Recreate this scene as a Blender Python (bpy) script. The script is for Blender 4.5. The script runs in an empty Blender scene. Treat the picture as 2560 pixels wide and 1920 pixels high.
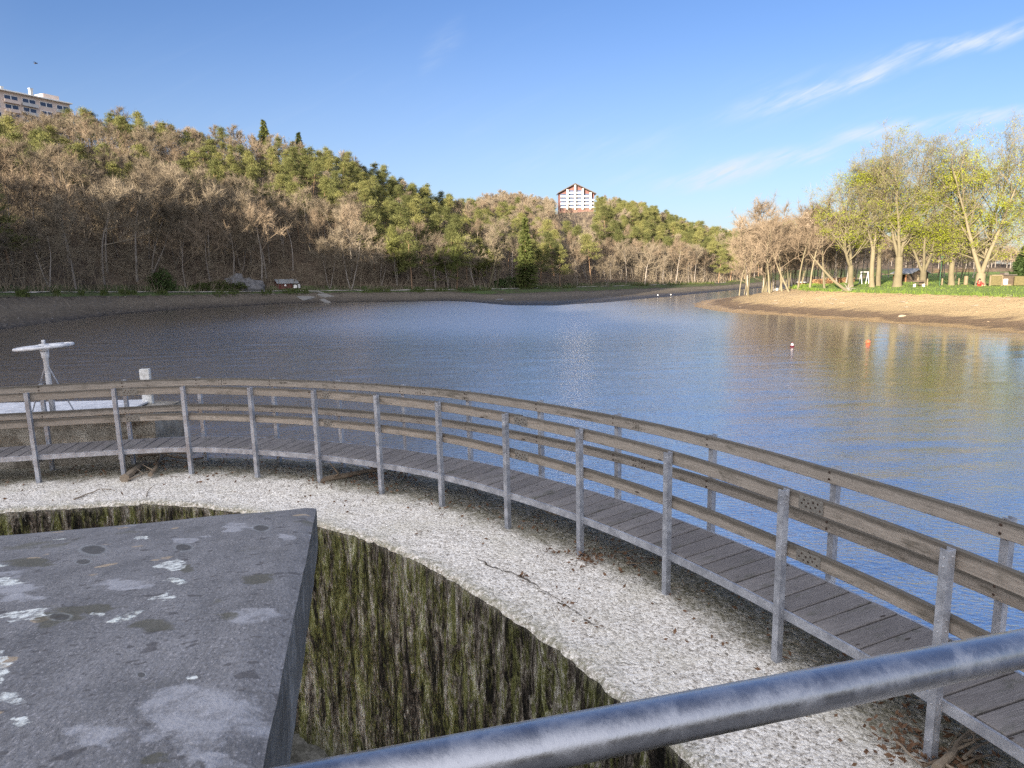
import bpy, math, random
import numpy as np
from mathutils import Vector, Matrix
R8 = math.radians
rng = np.random.default_rng(11)
random.seed(11)
SC = bpy.context.scene
COL = SC.collection

# ------------------------------------------------------------------ camera
CAM = np.array([0.0, 0.0, 5.5])            # the water is z = 0
FPX = 1731.0                               # focal length in pixels of a 2560 px wide frame
def axes(p, r):
    F = np.array([0, math.cos(p), -math.sin(p)]); A = np.array([1.0, 0, 0]); U = np.array([0, math.sin(p), math.cos(p)])
    return math.cos(r)*A + math.sin(r)*U, -math.sin(r)*A + math.cos(r)*U, F
AX = axes(R8(9.37), R8(-0.5))              # the camera in the level world
AN = axes(R8(9.765), R8(-1.415))           # the camera seen from the dam's own, slightly tilted, frame
Q = np.outer(AX[0], AN[0]) + np.outer(AX[1], AN[1]) + np.outer(AX[2], AN[2])
cam = bpy.data.cameras.new('camera'); co = bpy.data.objects.new('camera', cam); COL.objects.link(co)
co.matrix_world = Matrix(((AX[0][0], AX[1][0], -AX[2][0], CAM[0]), (AX[0][1], AX[1][1], -AX[2][1], CAM[1]),
                          (AX[0][2], AX[1][2], -AX[2][2], CAM[2]), (0, 0, 0, 1)))
cam.sensor_fit = 'HORIZONTAL'; cam.sensor_width = 36; cam.lens = 36*FPX/2560
cam.clip_start = 0.05; cam.clip_end = 5000
SC.camera = co

# ------------------------------------------------------------------ light
SUN_AZ = R8(30)                            # direction the light travels, clockwise from +Y
SUN_EL = R8(8.0)
sun = bpy.data.lights.new('sun', 'SUN'); so = bpy.data.objects.new('sun', sun); COL.objects.link(so)
sun.energy = 5.0; sun.angle = R8(0.5); sun.color = (1.0, 0.85, 0.66)
ld = Vector((math.sin(SUN_AZ)*math.cos(SUN_EL), math.cos(SUN_AZ)*math.cos(SUN_EL), -math.sin(SUN_EL)))
so.rotation_euler = ld.to_track_quat('-Z', 'Y').to_euler(); so.location = (-60, -40, 80)
SC.view_settings.view_transform = 'Standard'; SC.view_settings.look = 'None'
SC.view_settings.exposure = 2.3; SC.view_settings.gamma = 1.0; SC.view_settings.use_curve_mapping = False
SC.cycles.max_bounces = 8; SC.cycles.diffuse_bounces = 3; SC.cycles.glossy_bounces = 4
SC.cycles.transparent_max_bounces = 8; SC.cycles.use_denoising = False

# ------------------------------------------------------------------ node helpers
class NT:
    def __init__(s, tree): s.t = tree; s.n = tree.nodes; s.l = tree.links
    def put(s, sock, v):
        if isinstance(v, bpy.types.NodeSocket): s.l.new(v, sock)
        elif isinstance(v, (tuple, list)) and len(v) == 3 and sock.type == 'RGBA': sock.default_value = (*v, 1)
        else: sock.default_value = v
    def node(s, typ, ins=None, **kw):
        n = s.n.new(typ)
        for k, v in kw.items(): setattr(n, k, v)
        for k, v in (ins or {}).items(): s.put(n.inputs[k], v)
        return n
    def m(s, op, a, b=0.0, c=0.0, clamp=False):
        n = s.node('ShaderNodeMath', {0: a, 1: b, 2: c}, operation=op); n.use_clamp = clamp; return n.outputs[0]
    def mix(s, f, a, b, mode='MIX'):
        n = s.node('ShaderNodeMix', data_type='RGBA', blend_type=mode)
        s.put(n.inputs[0], f); s.put(n.inputs[6], a); s.put(n.inputs[7], b); return n.outputs[2]
    def ramp(s, f, stops, interp='LINEAR'):
        n = s.node('ShaderNodeValToRGB', {0: f}); r = n.color_ramp; r.interpolation = interp
        while len(r.elements) < len(stops): r.elements.new(0.5)
        for e, (p, c) in zip(r.elements, stops):
            e.position = p; e.color = (c, c, c, 1) if isinstance(c, (int, float)) else (*c, 1)
        return n.outputs[0]
    def smooth(s, v, lo, hi):
        n = s.node('ShaderNodeMapRange', {0: v, 1: lo, 2: hi, 3: 0.0, 4: 1.0}, interpolation_type='SMOOTHSTEP'); return n.outputs[0]
    def noise(s, vec, scale, detail=4, rough=0.55, dist=0.0):
        return s.node('ShaderNodeTexNoise', {'Vector': vec, 'Scale': scale, 'Detail': detail, 'Roughness': rough, 'Distortion': dist}).outputs[0]
    def vor(s, vec, scale, feature='F1', out=0, rnd=1.0):
        return s.node('ShaderNodeTexVoronoi', {'Vector': vec, 'Scale': scale, 'Randomness': rnd}, feature=feature).outputs[out]
    def scale(s, vec, v3):
        return s.node('ShaderNodeVectorMath', {0: vec, 1: v3}, operation='MULTIPLY').outputs[0]
    def obj(s): return s.node('ShaderNodeTexCoord').outputs['Object']
    def pos(s): return s.node('ShaderNodeNewGeometry').outputs['Position']
    def attr(s, name, out='Vector'): return s.node('ShaderNodeAttribute', attribute_name=name).outputs[out]
    def bump(s, h, strength=0.5, dist=0.02):
        return s.node('ShaderNodeBump', {'Height': h, 'Strength': strength, 'Distance': dist}).outputs[0]
    def rnd(s): return s.node('ShaderNodeObjectInfo').outputs['Random']

def material(name):
    m = bpy.data.materials.new(name); m.use_nodes = True
    t = NT(m.node_tree); b = t.n['Principled BSDF']; b.inputs['Specular IOR Level'].default_value = 0.3
    return m, t, b

# ------------------------------------------------------------------ sky with thin cirrus
w = bpy.data.worlds.new('World'); SC.world = w; w.use_nodes = True
t = NT(w.node_tree); bg = t.n['Background']
sky = t.node('ShaderNodeTexSky', sky_type='NISHITA')
sky.sun_disc = False; sky.sun_elevation = SUN_EL; sky.sun_rotation = SUN_AZ + math.pi
sky.altitude = 300; sky.air_density = 1.0; sky.dust_density = 0.6; sky.ozone_density = 3.0
d = t.node('ShaderNodeTexCoord').outputs['Generated']
sx = t.node('ShaderNodeSeparateXYZ', {0: d})
front = t.smooth(sx.outputs[1], 0.05, 0.3)
yy = t.m('MAXIMUM', sx.outputs[1], 0.05)
ga = t.m('DIVIDE', sx.outputs[0], yy); ge = t.m('DIVIDE', sx.outputs[2], yy)
gv = t.node('ShaderNodeCombineXYZ', {0: ga, 1: ge, 2: 0.0}).outputs[0]
warp = t.m('MULTIPLY', t.m('SUBTRACT', t.noise(gv, 5.0, 4), 0.5), 0.05)
rot = t.node('ShaderNodeVectorRotate', {'Vector': gv, 'Angle': R8(-24)}, rotation_type='Z_AXIS').outputs[0]
fib = t.noise(t.scale(rot, (3.0, 26.0, 1.0)), 1.6, 6, 0.62, 0.6)
fine = t.noise(t.scale(rot, (10.0, 60.0, 1.0)), 1.5, 4, 0.6, 0.4)
def gnom(u, v):
    F = FPX*2212/2560; r = AX[2]*F + AX[0]*(u-1106) - AX[1]*(v-829.5); return r[0]/r[1], r[2]/r[1]
total = None
for (u0, v0, u1, v1, wd, gain) in [(1480, 285, 2330, 25, 0.011, 1.0), (1790, 158, 2080, 92, 0.007, 0.8), (1380, 418, 1830, 318, 0.013, 0.8),
                                   (1740, 302, 2020, 268, 0.010, 0.9), (1960, 275, 2330, 218, 0.009, 0.95), (960, 370, 1500, 300, 0.02, 0.14),
                                   (895, 150, 985, 75, 0.02, 0.16), (1240, 400, 1620, 372, 0.016, 0.3), (1500, 262, 1900, 150, 0.03, 0.22)]:
    a0, e0 = gnom(u0, v0); a1, e1 = gnom(u1, v1); k = (e1-e0)/(a1-a0)
    line = t.m('MULTIPLY_ADD', t.m('SUBTRACT', ga, a0), k, e0)
    dd = t.m('ABSOLUTE', t.m('SUBTRACT', t.m('ADD', ge, warp), line))
    core = t.smooth(dd, wd*1.8, 0.0)
    along = t.m('MULTIPLY', t.smooth(ga, a0, a0+(a1-a0)*0.45), t.smooth(ga, a1+0.02, a1-(a1-a0)*0.2))
    s = t.m('MULTIPLY', t.m('MULTIPLY', core, along), t.m('MULTIPLY', t.smooth(fib, 0.18, 0.7), gain))
    total = s if total is None else t.m('ADD', total, s)
veil = t.m('MULTIPLY', t.m('MULTIPLY', t.smooth(fib, 0.5, 0.85), t.smooth(ge, 0.42, 0.05)), 0.10)
low = t.m('MULTIPLY', t.smooth(ge, 0.38, 0.02), 0.30)
cl = t.m('MULTIPLY', t.m('ADD', t.m('ADD', t.m('MULTIPLY', total, t.smooth(fine, 0.2, 0.7)), veil), low), front, clamp=True)
SKYG = 0.05
skc = t.mix(1.0, sky.outputs[0], (0.85, 0.81, 1.0), 'MULTIPLY')
skym = t.mix(cl, skc, (3.1, 3.5, 3.9))
# added glow behind the viewer to light the shaded foreground; pales the left sky
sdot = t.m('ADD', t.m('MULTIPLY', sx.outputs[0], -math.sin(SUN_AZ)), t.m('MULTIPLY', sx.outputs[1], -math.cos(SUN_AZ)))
back_glow = t.m('MULTIPLY', t.smooth(sdot, -0.46, 0.62), t.smooth(sx.outputs[2], 0.0, 0.08))
back_glow = t.m('MULTIPLY', back_glow, t.m('MULTIPLY_ADD', t.noise(t.scale(d, (2.0, 2.0, 5.0)), 1.6, 4), 0.8, 0.5), clamp=True)
skym = t.mix(back_glow, skym, (10.5, 10.4, 10.9))
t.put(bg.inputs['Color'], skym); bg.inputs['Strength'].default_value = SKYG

# ------------------------------------------------------------------ geometry helpers
ORG = {}
class MB:
    def __init__(s): s.V = []; s.F = []; s.M = []; s.A = []; s.n = 0
    def add(s, v, f, m=0, a=None):
        v = np.asarray(v, float).reshape(-1, 3); f = np.asarray(f, int)
        s.V.append(v); s.F.append(f + s.n); s.M.append(np.full(len(f), m)); s.n += len(v)
        s.A.append(np.zeros((len(v), 3)) if a is None else np.broadcast_to(np.asarray(a, float), (len(v), 3)))
        return s
    def box(s, c, size, ax=None, m=0, a=None, bev=0.0):
        h = np.asarray(size, float)/2; ax = np.eye(3) if ax is None else np.asarray(ax, float)
        if bev:
            p = []
            for z in (-1, 1):
                for i, (x, y) in enumerate([(-1, -1), (1, -1), (1, 1), (-1, 1)]):
                    p += [(x*(h[0]-bev), y*h[1], z*(h[2]-bev)), (x*h[0], y*(h[1]-bev), z*(h[2]-bev)), (x*(h[0]-bev), y*(h[1]-bev), z*h[2])]
            p = np.array(p); q = lambda z, i, k: z*12+i*3+k
            F4 = [[q(0, 3, 2), q(0, 2, 2), q(0, 1, 2), q(0, 0, 2)], [q(1, i, 2) for i in range(4)]]; F3 = []
            for i in range(4):
                j = (i+1) % 4; k = 0 if i % 2 == 0 else 1
                F4.append([q(0, i, k), q(0, j, k), q(1, j, k), q(1, i, k)])
                F4.append([q(0, i, 2), q(0, j, 2), q(0, j, k), q(0, i, k)]); F4.append([q(1, j, 2), q(1, i, 2), q(1, i, k), q(1, j, k)])
                a0, a1 = (1, 0) if i % 2 == 0 else (0, 1)
                F4.append([q(0, i, a0), q(0, i, a1), q(1, i, a1), q(1, i, a0)])
                F3.append([q(0, i, 2), q(0, i, a1), q(0, i, a0)]); F3.append([q(1, i, 2), q(1, i, a0), q(1, i, a1)])
            v = np.asarray(c) + p @ ax
            n0 = s.n; s.add(v, F4, m, a); s.F.append(np.array(F3)+n0); s.M.append(np.full(len(F3), m)); return s
        k = np.array([(-1, -1, -1), (1, -1, -1), (1, 1, -1), (-1, 1, -1), (-1, -1, 1), (1, -1, 1), (1, 1, 1), (-1, 1, 1)])*h
        return s.add(np.asarray(c) + k @ ax, [[0, 3, 2, 1], [4, 5, 6, 7], [0, 1, 5, 4], [1, 2, 6, 5], [2, 3, 7, 6], [3, 0, 4, 7]], m, a)
    def tube(s, pts, rad, n=6, m=0, cap=True, a=None):
        P = np.asarray(pts, float); k = len(P); rad = np.broadcast_to(np.asarray(rad, float), (k,))
        T = np.gradient(P, axis=0) if k > 2 else np.repeat((P[1]-P[0])[None], k, 0)
        T /= np.linalg.norm(T, axis=1)[:, None]+1e-12
        ref = np.array([0, 0, 1.0]) if abs(T[0][2]) < 0.9 else np.array([1.0, 0, 0])
        th = np.arange(n)*2*math.pi/n; V = []
        for i in range(k):
            u = ref - T[i]*(ref@T[i]); u /= np.linalg.norm(u)+1e-12; ref = u; v = np.cross(T[i], u)
            V.append(P[i] + rad[i]*(np.cos(th)[:, None]*u + np.sin(th)[:, None]*v))
        i0 = np.arange(n); F = []
        for i in range(k-1): F.append(np.stack([i*n+i0, i*n+(i0+1) % n, (i+1)*n+(i0+1) % n, (i+1)*n+i0], 1))
        n0 = s.n; V = np.concatenate(V)
        if a is None:
            ln = np.concatenate([[0], np.cumsum(np.linalg.norm(np.diff(P, axis=0), axis=1))])
            a = np.stack([np.repeat(ln, n), np.tile(th, k), np.zeros(k*n)], 1)
        s.add(V, np.concatenate(F), m, a)
        if cap:
            s.F.append(np.array([i0[::-1]+n0])); s.M.append(np.full(1, m)); s.F.append(np.array([i0+n0+(k-1)*n])); s.M.append(np.full(1, m))
        return s
    def prism(s, poly, z0, z1, org=(0, 0, 0), ax=None, m=0):
        p = np.asarray(poly, float); n = len(p); ax = np.eye(3) if ax is None else np.asarray(ax, float)
        v = np.concatenate([np.c_[p, np.full(n, z0)], np.c_[p, np.full(n, z1)]]) @ ax + np.asarray(org)
        i = np.arange(n); j = (i+1) % n; n0 = s.n
        s.add(v, np.stack([i, j, j+n, i+n], 1), m)
        s.F.append(np.array([i[::-1]+n0])); s.F.append(np.array([i+n+n0])); s.M += [np.full(1, m)]*2
        return s
    def lathe(s, prof, c=(0, 0, 0), n=20, m=0):
        pr = np.asarray(prof, float); k = len(pr); th = np.arange(n)*2*math.pi/n
        v = np.stack([np.outer(pr[:, 0], np.cos(th)), np.outer(pr[:, 0], np.sin(th)), np.repeat(pr[:, 1:2], n, 1)], 2).reshape(-1, 3)+np.asarray(c)
        i = np.arange(n); F = [np.stack([a*n+i, a*n+(i+1) % n, (a+1)*n+(i+1) % n, (a+1)*n+i], 1) for a in range(k-1)]
        return s.add(v, np.concatenate(F), m)
    def mesh(s, name, mats, org, smooth):
        V = np.concatenate(s.V) - np.asarray(org); me = bpy.data.meshes.new(name)
        tot = np.concatenate([np.full(len(f), f.shape[1]) for f in s.F]); idx = np.concatenate([f.ravel() for f in s.F])
        me.vertices.add(len(V)); me.vertices.foreach_set('co', V.ravel())
        me.loops.add(len(idx)); me.loops.foreach_set('vertex_index', idx)
        me.polygons.add(len(tot)); me.polygons.foreach_set('loop_start', np.concatenate([[0], np.cumsum(tot)[:-1]])); me.polygons.foreach_set('loop_total', tot)
        me.polygons.foreach_set('material_index', np.concatenate(s.M))
        me.polygons.foreach_set('use_smooth', np.full(len(tot), smooth))
        at = me.attributes.new('flow', 'FLOAT_VECTOR', 'POINT'); at.data.foreach_set('vector', np.concatenate(s.A).ravel())
        for m in mats: me.materials.append(m)
        me.update(calc_edges=True); me.validate(); return me

def tag(o, label=None, cat=None, group=None, kind=None):
    for k, v in (('label', label), ('category', cat), ('group', group), ('kind', kind)):
        if v: o[k] = v
    return o
def obj(name, mb, mats, parent=None, org=None, smooth=False):
    mats = mats if isinstance(mats, (list, tuple)) else [mats]
    if org is None: org = ORG[parent.name] if parent is not None else (0, 0, 0)
    o = bpy.data.objects.new(name, mb.mesh(name, mats, org, smooth)); COL.objects.link(o)
    ORG[o.name] = np.asarray(org, float)
    if parent is not None:
        o.parent = parent; o.location = Vector(np.asarray(org, float)-ORG[parent.name])
    else: o.location = Vector(org)
    return o
def thing(name, org, label, cat, group=None):
    o = bpy.data.objects.new(name, None); o.empty_display_size = 0.3; COL.objects.link(o); o.location = Vector(org)
    ORG[o.name] = np.asarray(org, float); return tag(o, label, cat, group)
def place(src, loc, rz=0, sc=1.0, tilt=(0, 0), label=None, group=None):
    def cp(o, par):
        c = o.copy(); COL.objects.link(c); c.parent = par
        for ch in o.children: cp(ch, c)
        return c
    c = cp(src, None); c.location = loc; c.rotation_euler = (tilt[0], tilt[1], rz)
    c.scale = sc if isinstance(sc, (tuple, list)) else (sc, sc, sc)
    if label: c['label'] = label
    if group: c['group'] = group
    return c

# lattice noise for shapes
_tab = rng.random((64, 64, 64))
def vn(x, y, z=0.0):
    x, y, z = np.broadcast_arrays(np.asarray(x, float), np.asarray(y, float), np.asarray(z, float))
    xi, yi, zi = np.floor(x).astype(int), np.floor(y).astype(int), np.floor(z).astype(int)
    f = lambda q: q*q*(3-2*q)
    u, v, ww = f(x-xi), f(y-yi), f(z-zi); r = 0
    for a in (0, 1):
        for b in (0, 1):
            for c in (0, 1):
                r = r + _tab[(xi+a) % 64, (yi+b) % 64, (zi+c) % 64]*(u if a else 1-u)*(v if b else 1-v)*(ww if c else 1-ww)
    return r-0.5
def fbm(x, y, z=0.0, o=4):
    return sum(vn(x*2**i+7.3*i, np.asarray(y)*2**i+3.1*i, np.asarray(z)*2**i)/2**i for i in range(o))

# pixel of a 2212 px wide copy of the photo -> ray, and the point on it at a forward distance Y or a height z
def ray(u, v, A=AX):
    F = FPX*2212/2560; r = A[2]*F + A[0]*(u-1106) - A[1]*(v-829.5); return r/r[1]
def at(u, v, Y): return CAM + ray(u, v)*Y
def onz(u, v, z): r = ray(u, v); return CAM + r*((z-CAM[2])/r[2])
def near(p): return CAM + np.asarray(p, float) @ Q.T      # dam frame (relative to the camera) -> world
def nray(u, v): return ray(u, v, AN)
NAX = Q.T                                                # rows: dam-frame axes in the world
# ------------------------------------------------------------------ materials of the near things
def mk_crest():
    m, t, b = material('weathered_concrete'); p = t.pos()
    big = t.noise(p, 1.3, 4); v1 = t.vor(p, 34.0, out=1); v2 = t.vor(p, 75.0, out=1)
    g1 = t.node('ShaderNodeSeparateColor', {0: v1}).outputs[0]; g2 = t.node('ShaderNodeSeparateColor', {0: v2}).outputs[1]
    base = t.ramp(t.m('ADD', t.m('MULTIPLY', g1, 0.55), t.m('MULTIPLY', g2, 0.45)), [(0.10, (0.24, 0.215, 0.18)), (0.32, (0.56, 0.52, 0.46)), (0.55, (0.72, 0.68, 0.61)), (0.9, (0.88, 0.85, 0.79))])
    n2 = t.noise(p, 16.0, 6, 0.75)
    base = t.mix(t.m('MULTIPLY', t.smooth(n2, 0.53, 0.70), 0.8), base, (0.20, 0.18, 0.145))
    base = t.mix(t.m('MULTIPLY', t.smooth(big, 0.45, 0.7), 0.30), base, (0.50, 0.47, 0.36))
    fl = t.node('ShaderNodeSeparateXYZ', {0: t.attr('flow')})             # x = offset across the crest, y = along
    off = t.m('ADD', fl.outputs[0], t.m('MULTIPLY', t.m('SUBTRACT', t.noise(p, 2.2, 5, 0.65), 0.5), 0.95))
    dirt = t.m('MULTIPLY', t.smooth(off, -0.26, 0.2), t.m('MULTIPLY_ADD', t.smooth(n2, 0.3, 0.65), 0.5, 0.45))
    base = t.mix(dirt, base, t.mix(t.noise(p, 5.0), (0.085, 0.075, 0.045), (0.15, 0.14, 0.085)))
    edge = t.m('MULTIPLY', t.smooth(t.m('ADD', fl.outputs[0], t.m('MULTIPLY', t.noise(p, 5.0, 4), 0.25)), -1.05, -1.36), 0.85)
    base = t.mix(t.m('MULTIPLY', edge, t.smooth(t.noise(p, 20.0, 5, 0.75), 0.38, 0.58)), base, t.mix(n2, (0.05, 0.05, 0.03), (0.30, 0.29, 0.19)))
    t.put(b.inputs['Base Color'], base); b.inputs['Roughness'].default_value = 0.95; b.inputs['Specular IOR Level'].default_value = 0.1
    h = t.m('ADD', t.m('MULTIPLY', t.vor(p, 34.0), -0.8), t.m('MULTIPLY', n2, 1.0))
    t.put(b.inputs['Normal'], t.bump(h, 0.9, 0.02)); return m
M_CREST = mk_crest()

def mk_moss():
    m, t, b = material('mossy_wall'); fl = t.attr('flow')                 # x along, y = height, z depth of relief
    q = t.scale(fl, (1.0, 0.30, 1.0)); q2 = t.scale(fl, (1.0, 0.14, 1.0)); q4 = t.scale(fl, (1.0, 0.5, 1.0))
    n1 = t.noise(q2, 3.2, 5, 0.7, 0.4); n2 = t.noise(q, 9.0, 9, 0.78, 0.25); n3 = t.noise(q4, 32.0, 6, 0.82); nb = t.noise(fl, 1.1, 4, 0.6); nc = t.noise(q2, 6.0, 5, 0.7)
    v = t.m('ADD', t.m('ADD', t.m('MULTIPLY', n2, 0.62), t.m('MULTIPLY', n3, 0.38)), t.m('MULTIPLY', t.m('SUBTRACT', n1, 0.5), 0.58)); v = t.m('SUBTRACT', v, 0.020)
    moss = t.ramp(v, [(0.37, (0.008, 0.008, 0.006)), (0.425, (0.035, 0.034, 0.018)), (0.465, (0.085, 0.09, 0.027)), (0.53, (0.175, 0.185, 0.068)), (0.585, (0.32, 0.33, 0.165)), (0.63, (0.55, 0.55, 0.42))])
    grey = t.ramp(v, [(0.38, (0.008, 0.008, 0.007)), (0.44, (0.05, 0.042, 0.034)), (0.49, (0.15, 0.13, 0.105)), (0.55, (0.33, 0.31, 0.26)), (0.62, (0.66, 0.64, 0.57))])
    c = t.mix(t.smooth(t.m('ADD', nc, t.m('MULTIPLY', t.m('SUBTRACT', n3, 0.5), 0.5)), 0.455, 0.56), moss, grey)
    c = t.mix(t.m('MULTIPLY', t.smooth(t.noise(t.scale(fl, (1.0, 0.7, 1.0)), 1.7, 6, 0.65), 0.66, 0.72), 0.8), c, t.mix(n3, (0.30, 0.28, 0.24), (0.75, 0.72, 0.66)))
    drip = t.smooth(t.noise(t.scale(fl, (1.0, 0.045, 1.0)), 8.0, 5, 0.7), 0.63, 0.70); c = t.mix(t.m('MULTIPLY', drip, t.smooth(n3, 0.36, 0.56)), c, (0.52, 0.51, 0.44))
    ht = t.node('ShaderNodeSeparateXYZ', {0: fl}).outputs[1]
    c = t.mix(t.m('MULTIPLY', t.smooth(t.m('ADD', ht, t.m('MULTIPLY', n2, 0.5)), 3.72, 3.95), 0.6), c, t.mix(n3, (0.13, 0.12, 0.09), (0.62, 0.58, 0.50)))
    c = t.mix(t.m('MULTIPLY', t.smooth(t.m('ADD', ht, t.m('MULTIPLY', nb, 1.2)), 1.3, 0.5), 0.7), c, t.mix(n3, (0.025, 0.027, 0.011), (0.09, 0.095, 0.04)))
    t.put(b.inputs['Base Color'], c); b.inputs['Roughness'].default_value = 0.95; b.inputs['Specular IOR Level'].default_value = 0.15
    t.put(b.inputs['Normal'], t.bump(t.m('ADD', n2, t.m('MULTIPLY', n3, 0.7)), 1.0, 0.06)); return m
M_MOSS = mk_moss()

def mk_coping():
    m, t, b = material('lichened_concrete'); p = t.attr('flow')           # metres on the slab
    n = t.noise(p, 3.0, 6, 0.7); f = t.noise(p, 40.0, 5, 0.75); st = t.noise(t.scale(p, (3.0, 12.0, 3.0)), 1.6, 6, 0.75)
    c = t.ramp(t.m('ADD', t.m('MULTIPLY', n, 0.55), t.m('MULTIPLY', st, 0.45)), [(0.32, (0.10, 0.10, 0.102)), (0.5, (0.19, 0.187, 0.19)), (0.68, (0.29, 0.285, 0.29))])
    f2 = t.noise(t.scale(p, (1.0, 2.4, 1.0)), 75.0, 4, 0.8); c = t.mix(t.m('MULTIPLY', t.smooth(f2, 0.50, 0.66), 0.85), c, (0.10, 0.095, 0.095)); c = t.mix(t.m('MULTIPLY', t.smooth(f2, 0.46, 0.32), 0.7), c, (0.46, 0.44, 0.45)); c = t.mix(t.m('MULTIPLY', t.smooth(f, 0.56, 0.7), 0.6), c, (0.13, 0.12, 0.115))
    wp = t.node('ShaderNodeVectorMath', {0: p, 1: t.scale(t.node('ShaderNodeTexNoise', {'Vector': p, 'Scale': 14.0, 'Detail': 5.0}).outputs[1], (0.12, 0.12, 0.12))}, operation='ADD').outputs[0]
    def spots(sc, rad, frac, shift):
        q = t.node('ShaderNodeVectorMath', {0: wp, 1: shift}, operation='ADD').outputs[0]
        dd = t.vor(q, sc); r = t.node('ShaderNodeSeparateColor', {0: t.vor(q, sc, out=1)}).outputs[0]
        return t.m('MULTIPLY', t.smooth(t.m('DIVIDE', dd, t.m('MULTIPLY_ADD', r, 0.5*rad, 0.5*rad)), 1.0, 0.72), t.m('LESS_THAN', r, frac))
    c = t.mix(t.m('MULTIPLY', t.smooth(t.noise(p, 2.1, 6, 0.62), 0.60, 0.64), 0.7), c, t.mix(f2, (0.50, 0.50, 0.52), (0.28, 0.28, 0.295)))
    c = t.mix(t.m('MULTIPLY', t.smooth(t.noise(wp, 3.4, 5, 0.6), 0.58, 0.66), 0.7), c, t.mix(f, (0.07, 0.07, 0.055), (0.18, 0.17, 0.13)))
    c = t.mix(spots(4.5, 0.40, 0.16, (3.1, 1.7, 0)), c, t.mix(f, (0.06, 0.055, 0.052), (0.13, 0.12, 0.11)))
    c = t.mix(t.m('MULTIPLY', spots(13.0, 0.42, 0.32, (7.7, 0.3, 0)), 0.65), c, (0.075, 0.07, 0.07)); c = t.mix(t.m('MULTIPLY', spots(31.0, 0.44, 0.45, (2.2, 8.3, 0)), 0.7), c, (0.09, 0.085, 0.085))
    c = t.mix(t.m('MULTIPLY', spots(7.5, 0.36, 0.35, (1.2, 5.3, 0)), 0.85), c, t.mix(f, (0.30, 0.21, 0.11), (0.50, 0.42, 0.33)))
    lic = t.m('MULTIPLY', spots(6.5, 0.40, 0.14, (0.3, 2.9, 0)), t.smooth(t.noise(p, 30.0, 5, 0.7), 0.40, 0.55))
    c = t.mix(lic, c, t.mix(f, (0.52, 0.56, 0.50), (0.86, 0.88, 0.84)))
    # the lichens, pits and worn patches that can be told apart on this slab, at their places on it
    w3 = t.node('ShaderNodeSeparateXYZ', {0: wp}).outputs
    def slab_xy(u, v): r = nray(u, v); k_ = (cnr@n1)/(r@n1); q_ = r*k_-cnr; return np.array([-(q_@v1), -(q_@e1)])
    pz = t.node('ShaderNodeSeparateXYZ', {0: p}).outputs
    def spot(u, v, hw, hh, warped=True):
        c0 = slab_xy(u, v); M_ = np.linalg.inv(np.stack([(slab_xy(u+hw, v)-slab_xy(u-hw, v))/2, (slab_xy(u, v+hh)-slab_xy(u, v-hh))/2], 1)); k0 = -M_@c0; sh = M_@np.array([0.06, 0.06])*(1 if warped else 0); w4 = w3 if warped else pz
        q0, q1 = (t.m('MULTIPLY_ADD', w4[0], M_[i_][0], t.m('MULTIPLY_ADD', w4[1], M_[i_][1], k0[i_]-sh[i_])) for i_ in (0, 1))
        return t.m('SQRT', t.m('ADD', t.m('MULTIPLY', q0, q0), t.m('MULTIPLY', q1, q1)))
    grain = t.smooth(f, 0.36, 0.60)
    for (u, v, hw, hh) in [(430, 1540, 118, 78), (512, 1138, 28, 10), (262, 1260, 56, 16), (400, 1166, 22, 8), (475, 1645, 66, 28), (535, 1325, 60, 22), (175, 1595, 70, 26), (40, 1290, 46, 12), (620, 1160, 20, 8)]:
        c = t.mix(t.m('MULTIPLY', t.smooth(t.m('ADD', spot(u, v, hw, hh), t.m('MULTIPLY', t.m('SUBTRACT', t.noise(p, 8.0, 7, 0.75), 0.5), 2.3)), 1.05, 0.7), t.m('MULTIPLY_ADD', t.smooth(t.noise(p, 20.0, 6, 0.75), 0.36, 0.58), 0.55, 0.25)), c, t.mix(f2, (0.50, 0.50, 0.52), (0.27, 0.27, 0.285)))
    for (u, v, hw, hh) in [(180, 1315, 90, 13), (120, 1335, 60, 16), (560, 1250, 50, 12), (330, 1350, 60, 14), (60, 1215, 60, 10), (405, 1229, 24, 10), (340, 1650, 40, 12), (490, 1330, 26, 10)]:
        c = t.mix(t.m('MULTIPLY', t.smooth(t.m('ADD', spot(u, v, hw, hh), t.m('MULTIPLY', t.m('SUBTRACT', t.noise(p, 16.0, 5, 0.7), 0.5), 1.4)), 1.05, 0.6), 0.75), c, t.mix(f, (0.05, 0.05, 0.038), (0.15, 0.14, 0.10)))
    for (u, v, hw, hh) in [(564, 1139, 17, 6.5), (201, 1187, 27, 10), (396, 1182, 18, 8), (128, 1333, 24, 8), (180, 1212, 16, 6), (305, 1455, 9, 5)]:
        dd = t.m('ADD', spot(u, v, hw, hh, False), t.m('MULTIPLY', t.m('SUBTRACT', t.noise(p, 45.0, 3, 0.6), 0.5), 0.45)); c = t.mix(t.m('MULTIPLY', t.smooth(dd, 1.4, 1.05), t.m('MULTIPLY', grain, 0.5)), c, (0.36, 0.38, 0.38)); c = t.mix(t.m('MULTIPLY', t.smooth(dd, 1.1, 0.8), 0.8), c, t.mix(f, (0.045, 0.042, 0.04), (0.085, 0.08, 0.075)))
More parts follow.
